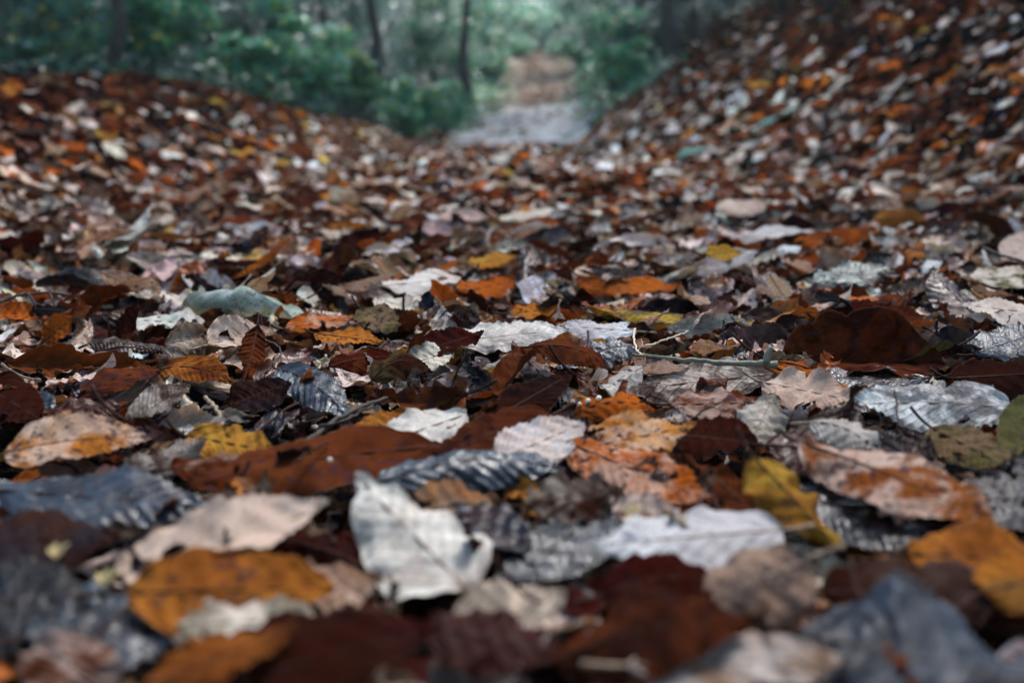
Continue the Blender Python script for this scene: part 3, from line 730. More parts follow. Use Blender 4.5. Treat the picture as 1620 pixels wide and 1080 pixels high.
#@END
heroes = []
for n_, (short, label, pal, pal2, b, t, W, k) in enumerate(H):
    k = dict(k)
    P0, P1 = at(b[0], b[1], b[2] / 100), at(t[0], t[1], t[2] / 100)
    rough = k.pop('rough', .45); mott = k.pop('mott', .5); spot = k.pop('spot', .1); vein = k.pop('vein', .25); gr = k.pop('green', 0)
    k.setdefault('wave', .0018); k.setdefault('tear', .10); spot = max(spot, .15)
    if pal == 'slate grey' and pal2 == 'pale grey': pal2 = pal; mott = max(mott, .8)
    if k.get('an', 0) < 0 and 'up' not in k: k['an'] *= .6
    if 12 < k.get('af', 0) < 45 and 'up' not in k: k['af'] *= .8
    if pal == 'slate grey': rough *= .8
    g = leaf_geom(P0, P1, W * (.78 if b[1] < 760 else .68) / 100, seed=1000 + n_, nu=90, nv=20, **k)
    rs = np.random.RandomState(500 + n_)
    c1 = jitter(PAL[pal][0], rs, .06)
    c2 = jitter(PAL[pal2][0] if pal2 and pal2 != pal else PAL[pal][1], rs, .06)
    if gr: c1 = np.array([.07, .20, .15]); c2 = np.array([.10, .24, .19])
    heroes.append(dict(g=g, attrs=leaf_attrs(g, c1, c2, mott, spot, vein, rough), short=short, label=label, pal=pal, hero=True))

# ------------------------------------------------------------------ near litter: leaves dropped one by one on a height field
CELL = .006
X0, X1, Y0, Y1 = -1.5, 1.5, .16, 2.5
NXh, NYh = int((X1 - X0) / CELL), int((Y1 - Y0) / CELL)
hx_ = X0 + (np.arange(NXh) + .5) * CELL; hy_ = Y0 + (np.arange(NYh) + .5) * CELL
HF = ground(*np.meshgrid(hx_, hy_)) - .044

NAMES = ['dark brown', 'rust', 'orange', 'ochre', 'yellow', 'tan', 'pale pink', 'pale grey', 'cream', 'slate grey', 'grey brown', 'blackish', 'olive', 'maroon', 'grey green']
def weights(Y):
    near = np.array([.25, .15, .035, .03, .008, .04, .065, .06, .03, .06, .06, .19, .015, .10, .002])  # weighted dark: foreground shade and vignetting put into the leaf colours
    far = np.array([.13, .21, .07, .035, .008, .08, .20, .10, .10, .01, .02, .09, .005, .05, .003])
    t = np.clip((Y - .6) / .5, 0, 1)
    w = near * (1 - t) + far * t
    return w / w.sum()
def hf_at(px, py):
    ix = np.clip(((px - X0) / CELL).astype(int), 0, NXh - 1); iy = np.clip(((py - Y0) / CELL).astype(int), 0, NYh - 1)
    return HF[iy, ix]
rand = []
N_NEAR = 9500
for q in range(N_NEAR):
    rs = np.random.RandomState(20000 + q)
    Y = Y0 + (Y1 - Y0) * rs.rand() ** .85
    hwX = min(1.45, Y * .56 + .12)
    X = rs.uniform(-hwX, hwX)
    L = (np.clip(rs.normal(.078, .026), .03, .145) if rs.rand() > .22 else rs.uniform(.018, .045)); asp = rs.uniform(.28, .52)
    W = L * asp
    yaw = rs.uniform(0, 2 * np.pi)
    d = np.array([math.cos(yaw), math.sin(yaw)]); nrm = np.array([-d[1], d[0]])
    us = np.linspace(-.46, .46, 5); ss = np.array([-.36, 0, .36])
    pts = np.array([[X, Y] + d * L * a + nrm * W * b for a in us for b in ss])
    z = hf_at(pts[:, 0], pts[:, 1])
    A = np.stack([pts[:, 0] - X, pts[:, 1] - Y, np.ones(len(pts))], 1)
    co = np.linalg.lstsq(A, z, rcond=None)[0]
    res = z - A @ co
    sl = co[:2]; m = np.hypot(*sl)
    if m > .75: sl = sl * .75 / m
    zc = co[2] + max(0, np.percentile(res, 80)) + .0015
    surf = float(ground(X, Y))
    if zc > surf + (.003 if Y < 1.5 else .012) + .015 * rs.rand(): continue
    extra = rs.normal(0, .24)
    D3 = np.array([d[0], d[1], sl @ d + extra])
    D3 = D3 / np.linalg.norm(D3) * L
    c = np.array([X, Y, zc + abs(extra) * L * .22])
    P0, P1 = c - D3 / 2, c + D3 / 2
    form = rs.choice(['flat', 'cupped', 'domed', 'curled', 'folded'], p=[.28, .28, .16, .18, .10])
    roll = -math.degrees(math.atan(sl @ (nrm if nrm[1] < 0 else -nrm))) * -1 + rs.normal(0, 15)

    if form == 'flat': kw = dict(af=rs.normal(0, 8), an=rs.normal(0, 8), kf=rs.normal(0, 12), kn=rs.normal(0, 12))
    elif form == 'cupped': kw = dict(af=rs.uniform(8, 34), an=rs.uniform(8, 30), kf=rs.uniform(0, 40), kn=rs.uniform(0, 30))
    elif form == 'domed': kw = dict(af=rs.uniform(-28, -4), an=rs.uniform(-32, -6), kf=rs.uniform(-40, 0), kn=rs.uniform(-40, 0))
    elif form == 'curled': kw = dict(af=rs.uniform(20, 50), an=rs.uniform(-30, 20), kf=rs.uniform(40, 120), kn=rs.uniform(-40, 60))
    else: kw = dict(af=rs.uniform(35, 70), an=rs.uniform(-30, 10), kf=rs.uniform(-15, 15), kn=rs.uniform(-15, 15))
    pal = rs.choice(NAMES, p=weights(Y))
    second = rs.choice([pal, 'grey brown', 'tan', 'rust', 'amber brown'], p=[.46, .14, .14, .14, .12])
    nearq = Y < 1.6
    g = leaf_geom(P0, P1, W, roll=roll, arch=rs.normal(.001, .004), side=rs.normal(0, .05) * L, twist=rs.normal(0, 16), curl=rs.choice([0, 0, rs.uniform(0, .02)]),
                  shape=rs.choice(['long', 'ovate', 'round', 'obovate'], p=[.4, .3, .12, .18]), nveins=rs.randint(9, 18), rib=rs.choice([.0001, .0004, .0010], p=[.5, .32, .18]),
                  ser=rs.choice([.02, .06, .12]), crumple=rs.choice([.005, .014, .026]), wave=rs.uniform(.0008, .005), tear=rs.choice([0, .3, .6], p=[.55, .3, .15]), hole=int(rs.rand() < .10) * rs.randint(1, 4),
                  seed=40000 + q, nu=(64 if nearq else 30), nv=(14 if nearq else 8), stalk=(rs.uniform(.012, .035) if rs.rand() < .55 else 0), **kw)
    # keep blades above the pile they rest on
    Vv = g['V']
    lowest = (Vv[:, 2] - hf_at(Vv[:, 0], Vv[:, 1]))
    lift = -np.percentile(lowest, 18)
    lift = np.clip(lift, -.02, .012)
    for kk in ('V', 'mid'): g[kk] = g[kk] + np.array([0, 0, lift])
    if g['st'] is not None: g['st'] = g['st'] + np.array([0, 0, lift])
    Vv = g['V']
    ix = ((Vv[:, 0] - X0) / CELL).astype(int); iy = ((Vv[:, 1] - Y0) / CELL).astype(int)
    ok = (ix >= 1) & (ix < NXh - 1) & (iy >= 1) & (iy < NYh - 1)
    capz = np.minimum(Vv[ok, 2], zc + .012)
    for ox, oy in ((0, 0), (1, 0), (0, 1)):
        np.maximum.at(HF, (iy[ok] + oy, ix[ok] + ox), capz)
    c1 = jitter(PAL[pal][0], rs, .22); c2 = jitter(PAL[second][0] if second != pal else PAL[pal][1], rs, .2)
    at_ = leaf_attrs(g, c1, c2, rs.uniform(.35, 1.), rs.choice([.1, .4, .9], p=[.35, .35, .3]), rs.choice([.08, .3, .7], p=[.45, .35, .2]),
                     rs.uniform(.22, .55))
    rand.append(dict(g=g, attrs=at_, pal=pal, form=form, hero=False, L=L))
print('near leaves', len(rand))

# which ones does the camera see, and which would bury a leaf described above
def ray_ids(items, stepx=4):
    Vs, Fs, ids, o = [], [], [], 0
    for n_, it in enumerate(items):
        Vs.append(it['g']['V']); Fs.append(it['g']['F'] + o); ids.append(np.full(len(it['g']['F']), n_)); o += len(it['g']['V'])
    Vs = np.vstack(Vs); Fs = np.vstack(Fs); ids = np.concatenate(ids)
    bvh = BVHTree.FromPolygons(Vs.tolist(), Fs.tolist())
    out = {}
    o_ = Vector((0, 0, CAM_H))
    for y in range(stepx // 2, 1080, stepx):
        if y < 330: continue
        for x in range(stepx // 2, 1620, stepx):
            d = Vector(ray_dir(x, y)).normalized()
            loc, nr, fi, ds = bvh.ray_cast(o_, d, 4.0)
            if fi is not None: out[(x, y)] = (ids[fi], ds)
    return out
hid = ray_ids(heroes, 5)
hcount = {}
for v, d_ in hid.values(): hcount[v] = hcount.get(v, 0) + 1
for rnd in range(2):
    allit = heroes + rand
    aid = ray_ids(allit, 5)
    nh = len(heroes); hide = {}
    for p, (v, d_) in hid.items():
        w = aid.get(p)
        if w and w[0] >= nh: hide[w[0]] = hide.get(w[0], 0) + 1.0 / hcount[v]; hide[(w[0], 'n')] = hide.get((w[0], 'n'), 0) + 1
    drop = {k for k, v in hide.items() if isinstance(k, (int, np.integer)) and (v > .05 or hide[(k, 'n')] > 40)}
    rand = [it for n_, it in enumerate(rand) if n_ + nh not in drop]
    print('dropped', len(drop))
    if not drop: break
aid = ray_ids(heroes + rand, 3)
cnt = np.zeros(len(heroes) + len(rand), int); sx = np.zeros(len(cnt)); sy = np.zeros(len(cnt))
for (x, y), (v, d_) in aid.items():
    cnt[v] += 1; sx[v] += x; sy[v] += y
nh = len(heroes)
print('buried heroes', [heroes[i]['short'] for i in range(nh) if cnt[i] < 12 and heroes[i]['g']['c'][1] < 2])
order = np.argsort(-cnt[nh:]) + nh
N_IND = 300 - nh
pick = [int(v) for v in order[:N_IND]]
picked = set(pick)

CNAME = {'dark brown': 'dark brown', 'rust': 'rust brown', 'orange': 'orange', 'ochre': 'ochre', 'yellow': 'yellow', 'tan': 'tan', 'pale pink': 'pale beige',
         'pale grey': 'pale grey', 'cream': 'cream', 'slate grey': 'slate grey', 'grey brown': 'grey brown', 'blackish': 'blackish', 'olive': 'olive', 'maroon': 'maroon', 'grey green': 'grey green'}
def hshort(i):
    return 'the ' + heroes[i]['short']
hero_pos = []
for i in range(nh):
    if cnt[i] > 0: hero_pos.append((sx[i] / cnt[i], sy[i] / cnt[i], i))
used = set(h['label'] for h in heroes)
def make_label(it, px, py):
    size = 'small ' if it['L'] < .072 else ('large ' if it['L'] > .112 else '')
    head = f"{size}{CNAME[it['pal']]} {it['form']} leaf"
    near_ = sorted(hero_pos, key=lambda h: math.hypot(h[0] - px, (h[1] - py) * 1.6))[:7]
    def rel(h):
        dx, dy = px - h[0], (py - h[1]) * 1.6
        if abs(dx) > abs(dy): return 'just right of' if dx > 0 else 'just left of'
        return 'in front of' if dy > 0 else 'just behind'
    cands = [f"{head} {rel(near_[0])} {hshort(near_[0][2])}"]
    for b_ in near_[1:]:
        c_ = f"{head} between {hshort(near_[0][2])} and {hshort(b_[2])}"
        if len(c_.split()) <= 16: cands.append(c_)
    for b_ in near_[1:]:
        cands.append(f"{head} {rel(b_)} {hshort(b_[2])}")
    for c_ in cands:
        if c_ not in used:
            used.add(c_); return c_
    c_ = cands[0] + ', partly covered'; used.add(c_)
    return c_

def build_leaf(it, label):
    g = it['g']; c = g['c']
    me = new_mesh('fallen_leaf', g['V'] - c, g['F'], M_LEAF, it['attrs'])
    o = link('fallen_leaf', me, loc=c)
    tag(o, label, 'leaf', 'fallen leaves covering the forest path')
    pale = it['pal'] in ('pale pink', 'pale grey', 'cream', 'tan', 'grey green')
    ms = M_STALKP if pale else M_STALK
    mid = g['mid']; n = len(mid)
    kk = np.linspace(0, n - 1, 22).astype(int); kk = kk[:-1]
    r = np.linspace(.0009, .0003, len(kk))
    V, F = tube(mid[kk] - c, r, 5)
    link('midrib', new_mesh('midrib', V, F, ms), o)
    if g['st'] is not None:
        V, F = tube(g['st'] - c, np.linspace(.0013, .0009, len(g['st'])), 6)
        link('stalk', new_mesh('stalk', V, F, ms), o)
    return o
for h in heroes: build_leaf(h, h['label'])
for v in pick:
    it = rand[v - nh]
    build_leaf(it, make_label(it, sx[v] / max(1, cnt[v]), sy[v] / max(1, cnt[v])))

# the rest of the near litter: one object
rest = [it for n_, it in enumerate(rand) if n_ + nh not in picked]
Vs, Fs, o = [], [], 0; AT = {k: [] for k in ('c1', 'c2', 'par', 'lxy', 'luv')}
for it in rest:
    Vs.append(it['g']['V']); Fs.append(it['g']['F'] + o); o += len(it['g']['V'])
    for k in AT: AT[k].append(it['attrs'][k])
me = new_mesh('leaf_litter', np.vstack(Vs), np.vstack(Fs), M_LEAF, {k: np.vstack(v) for k, v in AT.items()})
tag(link('leaf_litter', me), 'fallen leaves packed beneath and behind the larger leaves', 'leaf litter', kind='stuff')
print('rest', len(rest))

# ------------------------------------------------------------------ mid and far litter: merged copies of templates
def templates(nu, nv, count, seed):
    out = []
    for k in range(count):
        rs = np.random.RandomState(seed + k)
        asp = rs.uniform(.38, .66)
        form = rs.choice(4, p=[.25, .3, .25, .2])
        if form == 0: kw = dict(af=rs.normal(0, 12), an=rs.normal(0, 12), kf=rs.normal(0, 15), kn=rs.normal(0, 15))
        elif form == 1: kw = dict(af=rs.uniform(10, 40), an=rs.uniform(10, 40), kf=rs.uniform(0, 50), kn=rs.uniform(0, 40))
        elif form == 2: kw = dict(af=rs.uniform(-32, -8), an=rs.uniform(-32, -8), kf=rs.uniform(-40, 0), kn=rs.uniform(-40, 0))
        else: kw = dict(af=rs.uniform(30, 60), an=rs.uniform(-30, 20), kf=rs.uniform(20, 110), kn=rs.uniform(-20, 30))
        g = leaf_geom((-.5, 0, 0), (.5, 0, 0), asp, arch=rs.normal(0, .06), side=rs.normal(0, .05), twist=rs.normal(0, 20), curl=rs.choice([0, .15]), shape=rs.choice(['long', 'ovate', 'round']),
                      nveins=12, rib=.006, ser=.06, wave=.03, tear=.3, seed=seed + k, nu=nu, nv=nv, stalk=0)
        out.append(g)
    return out
def scatter(name, label, P, size, tilt, cols, tpl, mat, full, rs, slope_n=None, group=None, kind='stuff', cat='leaf litter'):
    N = len(P)
    yaw = rs.uniform(0, 2 * np.pi, N); tx = rs.normal(0, tilt, N); ty = rs.normal(0, tilt, N)
    cy, sy_ = np.cos(yaw), np.sin(yaw)
    # local frame: random tilt of the surface normal
    Nn = (slope_n if slope_n is not None else np.tile([0, 0, 1.], (N, 1))) + np.stack([tx, ty, np.zeros(N)], 1)
    Nn /= np.linalg.norm(Nn, axis=1)[:, None]
    A = np.stack([cy, sy_, np.zeros(N)], 1); A -= (A * Nn).sum(1)[:, None] * Nn; A /= np.linalg.norm(A, axis=1)[:, None]
    B = np.cross(Nn, A)
    M = np.stack([A, B, Nn], 2) * size[:, None, None]
    which = rs.randint(0, len(tpl), N)
    Vs, Fs, C1, o = [], [], [], 0
    ex = {k: [] for k in ('c2', 'par', 'lxy', 'luv')}
    for k, g in enumerate(tpl):
        s = np.where(which == k)[0]
        if not len(s): continue
        v = np.einsum('nij,vj->nvi', M[s], g['V']) + P[s][:, None, :]
        nvt = len(g['V'])
        Vs.append(v.reshape(-1, 3)); Fs.append((g['F'][None] + (np.arange(len(s)) * nvt)[:, None, None]).reshape(-1, g['F'].shape[1]) + o)
        C1.append(np.repeat(np.concatenate([cols[s], np.ones((len(s), 1))], 1), nvt, 0))
        if full:
            c2 = cols[s][:, :] * rs.uniform(.25, 1.3, (len(s), 1)) * np.array([1, .9, .9]); ex['c2'].append(np.repeat(np.concatenate([c2, np.ones((len(s), 1))], 1), nvt, 0))
            par = np.stack([rs.uniform(.2, .9, len(s)), rs.choice([0, .4, .8], len(s)), rs.choice([.15, .4, .8], len(s)), rs.uniform(.28, .6, len(s))], 1)
            ex['par'].append(np.repeat(par, nvt, 0))
            l = g['lxy'][None] * size[s][:, None, None]; l[:, :, 2] = rs.uniform(0, 60, len(s))[:, None]
            ex['lxy'].append(l.reshape(-1, 3)); ex['luv'].append(np.tile(g['luv'], (len(s), 1)))
        o += nvt * len(s)
    at_ = {'c1': np.vstack(C1)}
    if full: at_.update({k: np.vstack(v) for k, v in ex.items()})
    ob = link(name, new_mesh(name, np.vstack(Vs), np.vstack(Fs), mat, at_))
    return tag(ob, label, cat, group, kind)
def normals(X, Y):
    e = .05
    gx_ = (ground(X + e, Y) - ground(X - e, Y)) / (2 * e); gy_ = (ground(X, Y + e) - ground(X, Y - e)) / (2 * e)
    n = np.stack([-gx_, -gy_, np.ones_like(gx_)], 1)
    return n / np.linalg.norm(n, axis=1)[:, None]
def pick_cols(Y, rs, N, wts=None, zs=None):
    w = weights(2.0) * np.array([1.25, 1.5, .9, 1, 1, .8, .68, .6, .5, 1, 1, 1.1, 1, 1.3, 1]) if wts is None else wts
    w = w / w.sum()
    idx = rs.choice(len(NAMES), N, p=w)
    if zs is not None:                                   # bank shade put into the colours: pale leaves swapped for dark ones
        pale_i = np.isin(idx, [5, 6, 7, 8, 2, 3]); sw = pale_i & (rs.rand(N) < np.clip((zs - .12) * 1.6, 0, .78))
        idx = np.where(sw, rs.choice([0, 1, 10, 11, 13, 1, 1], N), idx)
    base = np.array([PAL[n][0] for n in NAMES])[idx]
    base = base * np.where(np.isin(idx, [5, 6, 7, 8]), 1.38, np.where(np.isin(idx, [0, 10, 11, 13]), .8, 1.35))[:, None]
    if zs is not None: base = base * (1 - .5 * np.clip((zs - .35) * 1.6, 0, 1))[:, None]   # shade painted in, leaf colour darker up the banks
    return np.clip(base * (1 + rs.uniform(-.3, .3, (N, 1))) * (1 + rs.uniform(-.06, .06, (N, 3))), .004, .8)
rs = np.random.RandomState(77)
# mid: 2.3 - 4 m
def pos(N, ya, yb, spread, thick, rs, xlim=None):
    Y = np.sqrt(rs.uniform(ya ** 2, yb ** 2, N)); hw = Y * spread + .25
    X = rs.uniform(-1, 1, N) * hw
    if xlim is not None:
        k = xlim(X, Y); X, Y = X[k], Y[k]
    nn = normals(X, Y)
    z = ground(X, Y) - .03 + thick * rs.rand(len(X)) ** .8
    return np.stack([X, Y, z], 1), nn
P, nn = pos(14000, 2.2, 4.0, .62, .045, rs)
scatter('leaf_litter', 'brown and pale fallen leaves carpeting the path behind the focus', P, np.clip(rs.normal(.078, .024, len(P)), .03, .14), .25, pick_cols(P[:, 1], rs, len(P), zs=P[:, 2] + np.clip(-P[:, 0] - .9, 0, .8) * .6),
        templates(22, 8, 22, 300), M_LEAF, True, rs, nn)
P, nn = pos(62000, 3.9, 9.2, .66, .05, rs, lambda X, Y: ~((Y > 7.0 + rs.uniform(-.4, .7, len(Y))) & (X > -.55) & (X < .75)) & ~((Y > 7.3) & (X < -1)) )
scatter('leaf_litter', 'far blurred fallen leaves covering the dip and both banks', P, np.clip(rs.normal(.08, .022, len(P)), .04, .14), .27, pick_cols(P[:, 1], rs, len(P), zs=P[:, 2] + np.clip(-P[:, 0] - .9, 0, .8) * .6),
        templates(8, 4, 22, 600), M_FAR, False, rs, nn)
# right bank further back and leaves blown on the distant path
X = rs.uniform(.9, 7, 16000); Y = rs.uniform(8, 16, 16000)
P = np.stack([X, Y, ground(X, Y) + .03 * rs.rand(16000)], 1)
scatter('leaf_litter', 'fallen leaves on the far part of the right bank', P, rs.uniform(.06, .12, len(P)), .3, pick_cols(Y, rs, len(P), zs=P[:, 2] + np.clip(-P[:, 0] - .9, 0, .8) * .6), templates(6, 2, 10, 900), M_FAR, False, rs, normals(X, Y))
w = np.array([.02, .12, .03, .02, 0, .30, .42, .07, .02, 0, .03, 0, 0, 0, 0]); w /= w.sum()
Y = 13.2 + 7.4 * rs.rand(2600); X = np.interp(Y, [13, 14, 17, 20, 60], [.33, .37, .45, .48, .5]) + rs.normal(0, 1, 2600) * np.interp(Y, [14, 17, 19, 20.6], [.34, .36, .30, .14])
P = np.stack([X, Y, ground(X, Y) + .015 + .02 * rs.rand(2600)], 1)
scatter('leaf_litter', 'reddish leaves scattered over the climbing dirt path', P, rs.uniform(.06, .12, len(P)), .3, pick_cols(Y, rs, len(P), w) * .62, templates(6, 2, 10, 950), M_FAR, False, rs, normals(X, Y))
Y = rs.uniform(7, 13.8, 300); X = np.interp(Y, [7, 14], [.02, .42]) + rs.uniform(-.6, .6, 300)
P = np.stack([X, Y, ground(X, Y) + .012 + .01 * rs.rand(300)], 1)
scatter('leaf_litter', 'pale leaves strewn thinly on the gravel path', P, rs.uniform(.05, .10, len(P)), .3, pick_cols(Y, rs, len(P)), templates(6, 2, 10, 980), M_FAR, False, rs, normals(X, Y))

# ------------------------------------------------------------------ twigs, straws, bracts, seeds
def twig(name, label, pts, r0, r1, mat, cat, forks=(), group=None):
    P = np.array([at(x, y, h / 100) for x, y, h in pts]); c = P.mean(0)
    t = np.linspace(0, 1, len(P)); tt = np.linspace(0, 1, 24)
    Q = np.stack([np.interp(tt, t, P[:, k]) for k in range(3)], 1)
    for _ in range(3): Q[1:-1] = (Q[:-2] + Q[1:-1] * 2 + Q[2:]) / 4
    rs = np.random.RandomState(len(label)); Q[1:-1] += rs.normal(0, .0005, (22, 3))
    rad = np.linspace(r0, r1, 24) * (1 + .12 * np.sin(tt * 40))
    o = link(name, new_mesh(name, *tube(Q - c, rad, 8), mat), loc=c)
    tag(o, label, cat, group)
    for (k, dx, dy, dz) in forks:
        b = Q[k]; e = b + np.array([dx, dy, dz]); s_ = np.linspace(0, 1, 8)[:, None]
        B = b + (e - b) * s_ + np.array([0, 0, 1.]) * (.15 * np.linalg.norm(e - b) * s_ * (1 - s_) * 4)
        link('side_shoot', new_mesh('side_shoot', *tube(B - c, np.linspace(r1 * 1.1, r1 * .6, 8), 6), mat), o)
    return o
G = 'twigs and straws lying in the litter'
twig('twig', 'green grey twig with a knobbly end lying left of the tall brown leaf', [(1000,560,2.2), (1090,570,2.2), (1180,575,2.2), (1230,577,2.2)], .0010, .0032, M_TWIGG, 'twig', [(20, .004, .002, .013)], G)
twig('twig', 'thin dark curved twig at the left edge of the litter', [(-5,480,2.6), (30,466,3.2), (75,463,3.2), (112,466,2.6)], .0020, .0013, M_TWIG, 'twig', [(10, .012, -.01, -.016), (16, .01, -.012, -.014)], G)
twig('twig', 'dark stick slanting between the dark leaves left of centre', [(480,702,.6), (520,672,1.0), (570,644,1.4), (612,630,1.2)], .0022, .0016, M_TWIG, 'twig', (), G)
twig('twig', 'second thinner dark stick beside the slanting dark stick', [(492,680,.8), (540,668,1.4), (590,640,1.8)], .0014, .0009, M_TWIG, 'twig', (), G)
twig('straw', 'pale straw standing and bending beside the slate domed leaf', [(1005,520,3.2), (1003,545,2.4), (1012,562,2.0), (1070,568,1.8)], .0010, .0008, M_STRAW, 'straw', (), G)
twig('straw', 'thin pale straw crossing behind the green grey twig', [(1020,548,2.0), (1060,535,2.6), (1090,524,3.0)], .0009, .0006, M_STRAW, 'straw', (), G)
twig('twig', 'thin black upright stalk beside the tall brown leaf', [(1483,530,2.2), (1481,516,3.0), (1483,508,3.6)], .0017, .0011, M_TWIG, 'twig', (), G)
twig('twig', 'fine dark stem arching by the pale pink edge leaf', [(1555,392,3.6), (1585,404,3.4), (1625,416,2.8)], .0022, .0018, M_TWIG, 'twig', (), G)
twig('twig', 'thin upright dark stem before the deep orange leaf', [(640,470,1.6), (637,484,2.4), (641,500,1.6)], .0013, .0013, M_TWIG, 'twig', (), G)
twig('twig', 'thin curved brown stem looping right of the upright stalk leaf', [(388,512,2.4), (402,530,2.2), (440,545,2.6), (446,562,2.0), (420,590,1.2)], .0010, .0008, M_TWIG, 'twig', (), G)
twig('twig', 'slender upright stalk before the pale grey leaf right of middle', [(1145,545,1.6), (1144,520,3.0), (1145,506,3.8)], .0012, .0008, M_TWIG, 'twig', (), G)
twig('twig', 'short dark hooked stem right of the slender upright stalk', [(1158,498,3.2), (1164,510,2.8), (1176,522,2.0)], .0012, .0009, M_TWIG, 'twig', (), G)
twig('twig', 'pale stick lying along the front of the mottled leaf at left', [(325,628,1.0), (345,650,1.2), (352,675,.8)], .0016, .0013, M_STALKP, 'twig', (), G)

for (nm, lab, pts) in [
    ('dry_stem', 'short dark stem lying across the litter just left of the torn cream leaf', [(470,728,2.4), (500,708,2.6), (520,700,2.4)]),
    ('dry_stem', 'thin dark stem leaning over the orange brown domed leaf', [(1008,640,1.6), (1030,622,2.6), (1044,604,3.2)]),
    ('dry_stem', 'fine dark stem rising behind the dark serrated leaf', [(1090,672,1.8), (1110,650,3.0), (1136,640,3.4)]),
    ('dry_stem', 'crooked dark stem between the speckled ochre leaf and the dark peaked leaf', [(560,560,1.6), (582,548,2.2), (600,552,2.0), (618,538,2.6)]),
    ('dry_stem', 'thin stem standing by the small brown peak leaf at its right', [(690,520,1.4), (696,500,2.6), (712,488,3.4)]),
    ('dry_stem', 'dark stem lying before the maroon upright leaf', [(150,556,1.8), (190,548,2.2), (236,552,2.0)]),
    ('dry_stem', 'wiry dark stem over the large grey veined leaf', [(1415,620,2.4), (1419,650,3.0), (1424,690,2.0)]),
    ('dry_stem', 'wiry stem beside the rust leaf with lilac edge, at its left', [(1030,624,1.4), (1050,632,1.8), (1076,652,1.4)]),
    ('dry_stem', 'thin stem poking from the gap left of the long blackish brown leaf', [(720,640,1.2), (735,622,2.4), (745,600,3.0)]),
    ('dry_stem', 'short stem on the salmon blotched leaf', [(1000,742,2.2), (1024,730,2.6), (1050,736,2.4)])]:
    twig(nm, lab, pts, .0009, .0006, M_STALK, 'stem', (), G)
def bract(label, x, y, h, s, yaw, name='bract', mat=M_BRACT):
    c = at(x, y, h / 100); parts = []
    for k, a in enumerate((-.7, .1, .8)):
        d = np.array([math.cos(yaw + a), math.sin(yaw + a) * .5, .7]); d /= np.linalg.norm(d)
        g = leaf_geom(np.zeros(3), d * s * (1 - .12 * k), s * .5, af=25, an=20, kf=20, kn=20, nu=10, nv=6, rib=0, seed=k, wave=0)
        parts.append((g['V'], g['F']))
    o = link(name, new_mesh(name, *join(parts), mat), loc=c)
    return tag(o, label, 'bract', 'small yellow husks dropped on the leaves')
bract('small yellow three pointed husk above the pale lilac leaf', 992, 816, 2.4, .010, .4)
bract('tiny yellow husk between dark leaves at lower left', 166, 926, 2.2, .009, 1.4)
bract('tiny upright yellow husk near the left edge of the foreground', 90, 882, 3.0, .008, 1.7)
def seed_(label, x, y, h, r):
    c = at(x, y, h / 100)
    a = np.linspace(0, np.pi, 9); pts = np.stack([np.cos(a) * -r * 1.4, 0 * a, .1 * r * np.sin(a * 2)], 1)
    o = link('seed', new_mesh('seed', *tube(pts, np.sin(a) * r + .0001, 10), M_SEED), loc=c); o.rotation_euler = (0, .3, r * 900)
    tag(o, label, 'seed', 'small cream seeds')
seed_('left cream seed of the pair behind the orange brown domed leaf', 930, 634, 2.0, .0019)
seed_('right cream seed of the pair behind the orange brown domed leaf', 947, 630, 2.1, .0020)
seed_('single cream seed left of the pale seed pair', 917, 639, 1.8, .0014)
seed_('white droplet like seed on the long rust leaf', 522, 727, 2.6, .0012)

# ------------------------------------------------------------------ background vegetation
def cards(P, size, cols, rs, flat=.5):
    """leaf blades of four triangles each, folded along the middle"""
    N = len(P)
    n = rs.normal(0, 1, (N, 3)) * flat + np.array([0, -.25, 1.]); n /= np.linalg.norm(n, axis=1)[:, None]
    a = rs.normal(0, 1, (N, 3)); a -= (a * n).sum(1)[:, None] * n; a /= np.linalg.norm(a, axis=1)[:, None]
    b = np.cross(n, a)
    s = size[:, None]
    V = np.stack([P - a * s * .5, P + b * s * .22 + n * s * .06 - a * s * .02, P + a * s * .5 - n * s * .08, P - b * s * .22 + n * s * .06 - a * s * .02, P + a * s * .02], 1).reshape(-1, 3)
    o = np.arange(N)[:, None] * 5
    F = np.concatenate([o + np.array([[0, 4, 1]]), o + np.array([[1, 4, 2]]), o + np.array([[2, 4, 3]]), o + np.array([[3, 4, 0]])], 0)
    C = np.repeat(np.concatenate([cols, np.ones((N, 1))], 1), 5, 0)
    return V, F, C
GREEN = np.array([[.030, .125, .070], [.050, .180, .095], [.018, .075, .050], [.080, .210, .060], [.040, .160, .120], [.30, .33, .05]])
def gcols(N, rs, w=(.28, .2, .27, .1, .12, .03), lum=1.):
    w = np.array(w); w = w / w.sum()
    return np.clip(GREEN[rs.choice(6, N, p=w)] * (1 + rs.uniform(-.3, .3, (N, 1))) * lum, .005, .6)
def clump_points(N, centres, rad, rs):
    k = rs.randint(0, len(centres), N)
    d = rs.normal(0, 1, (N, 3)); d /= np.linalg.norm(d, axis=1)[:, None]
    r = rs.rand(N) ** .45
    return centres[k] + d * (r * rad[k])[:, None] * np.array([1, 1, .62])
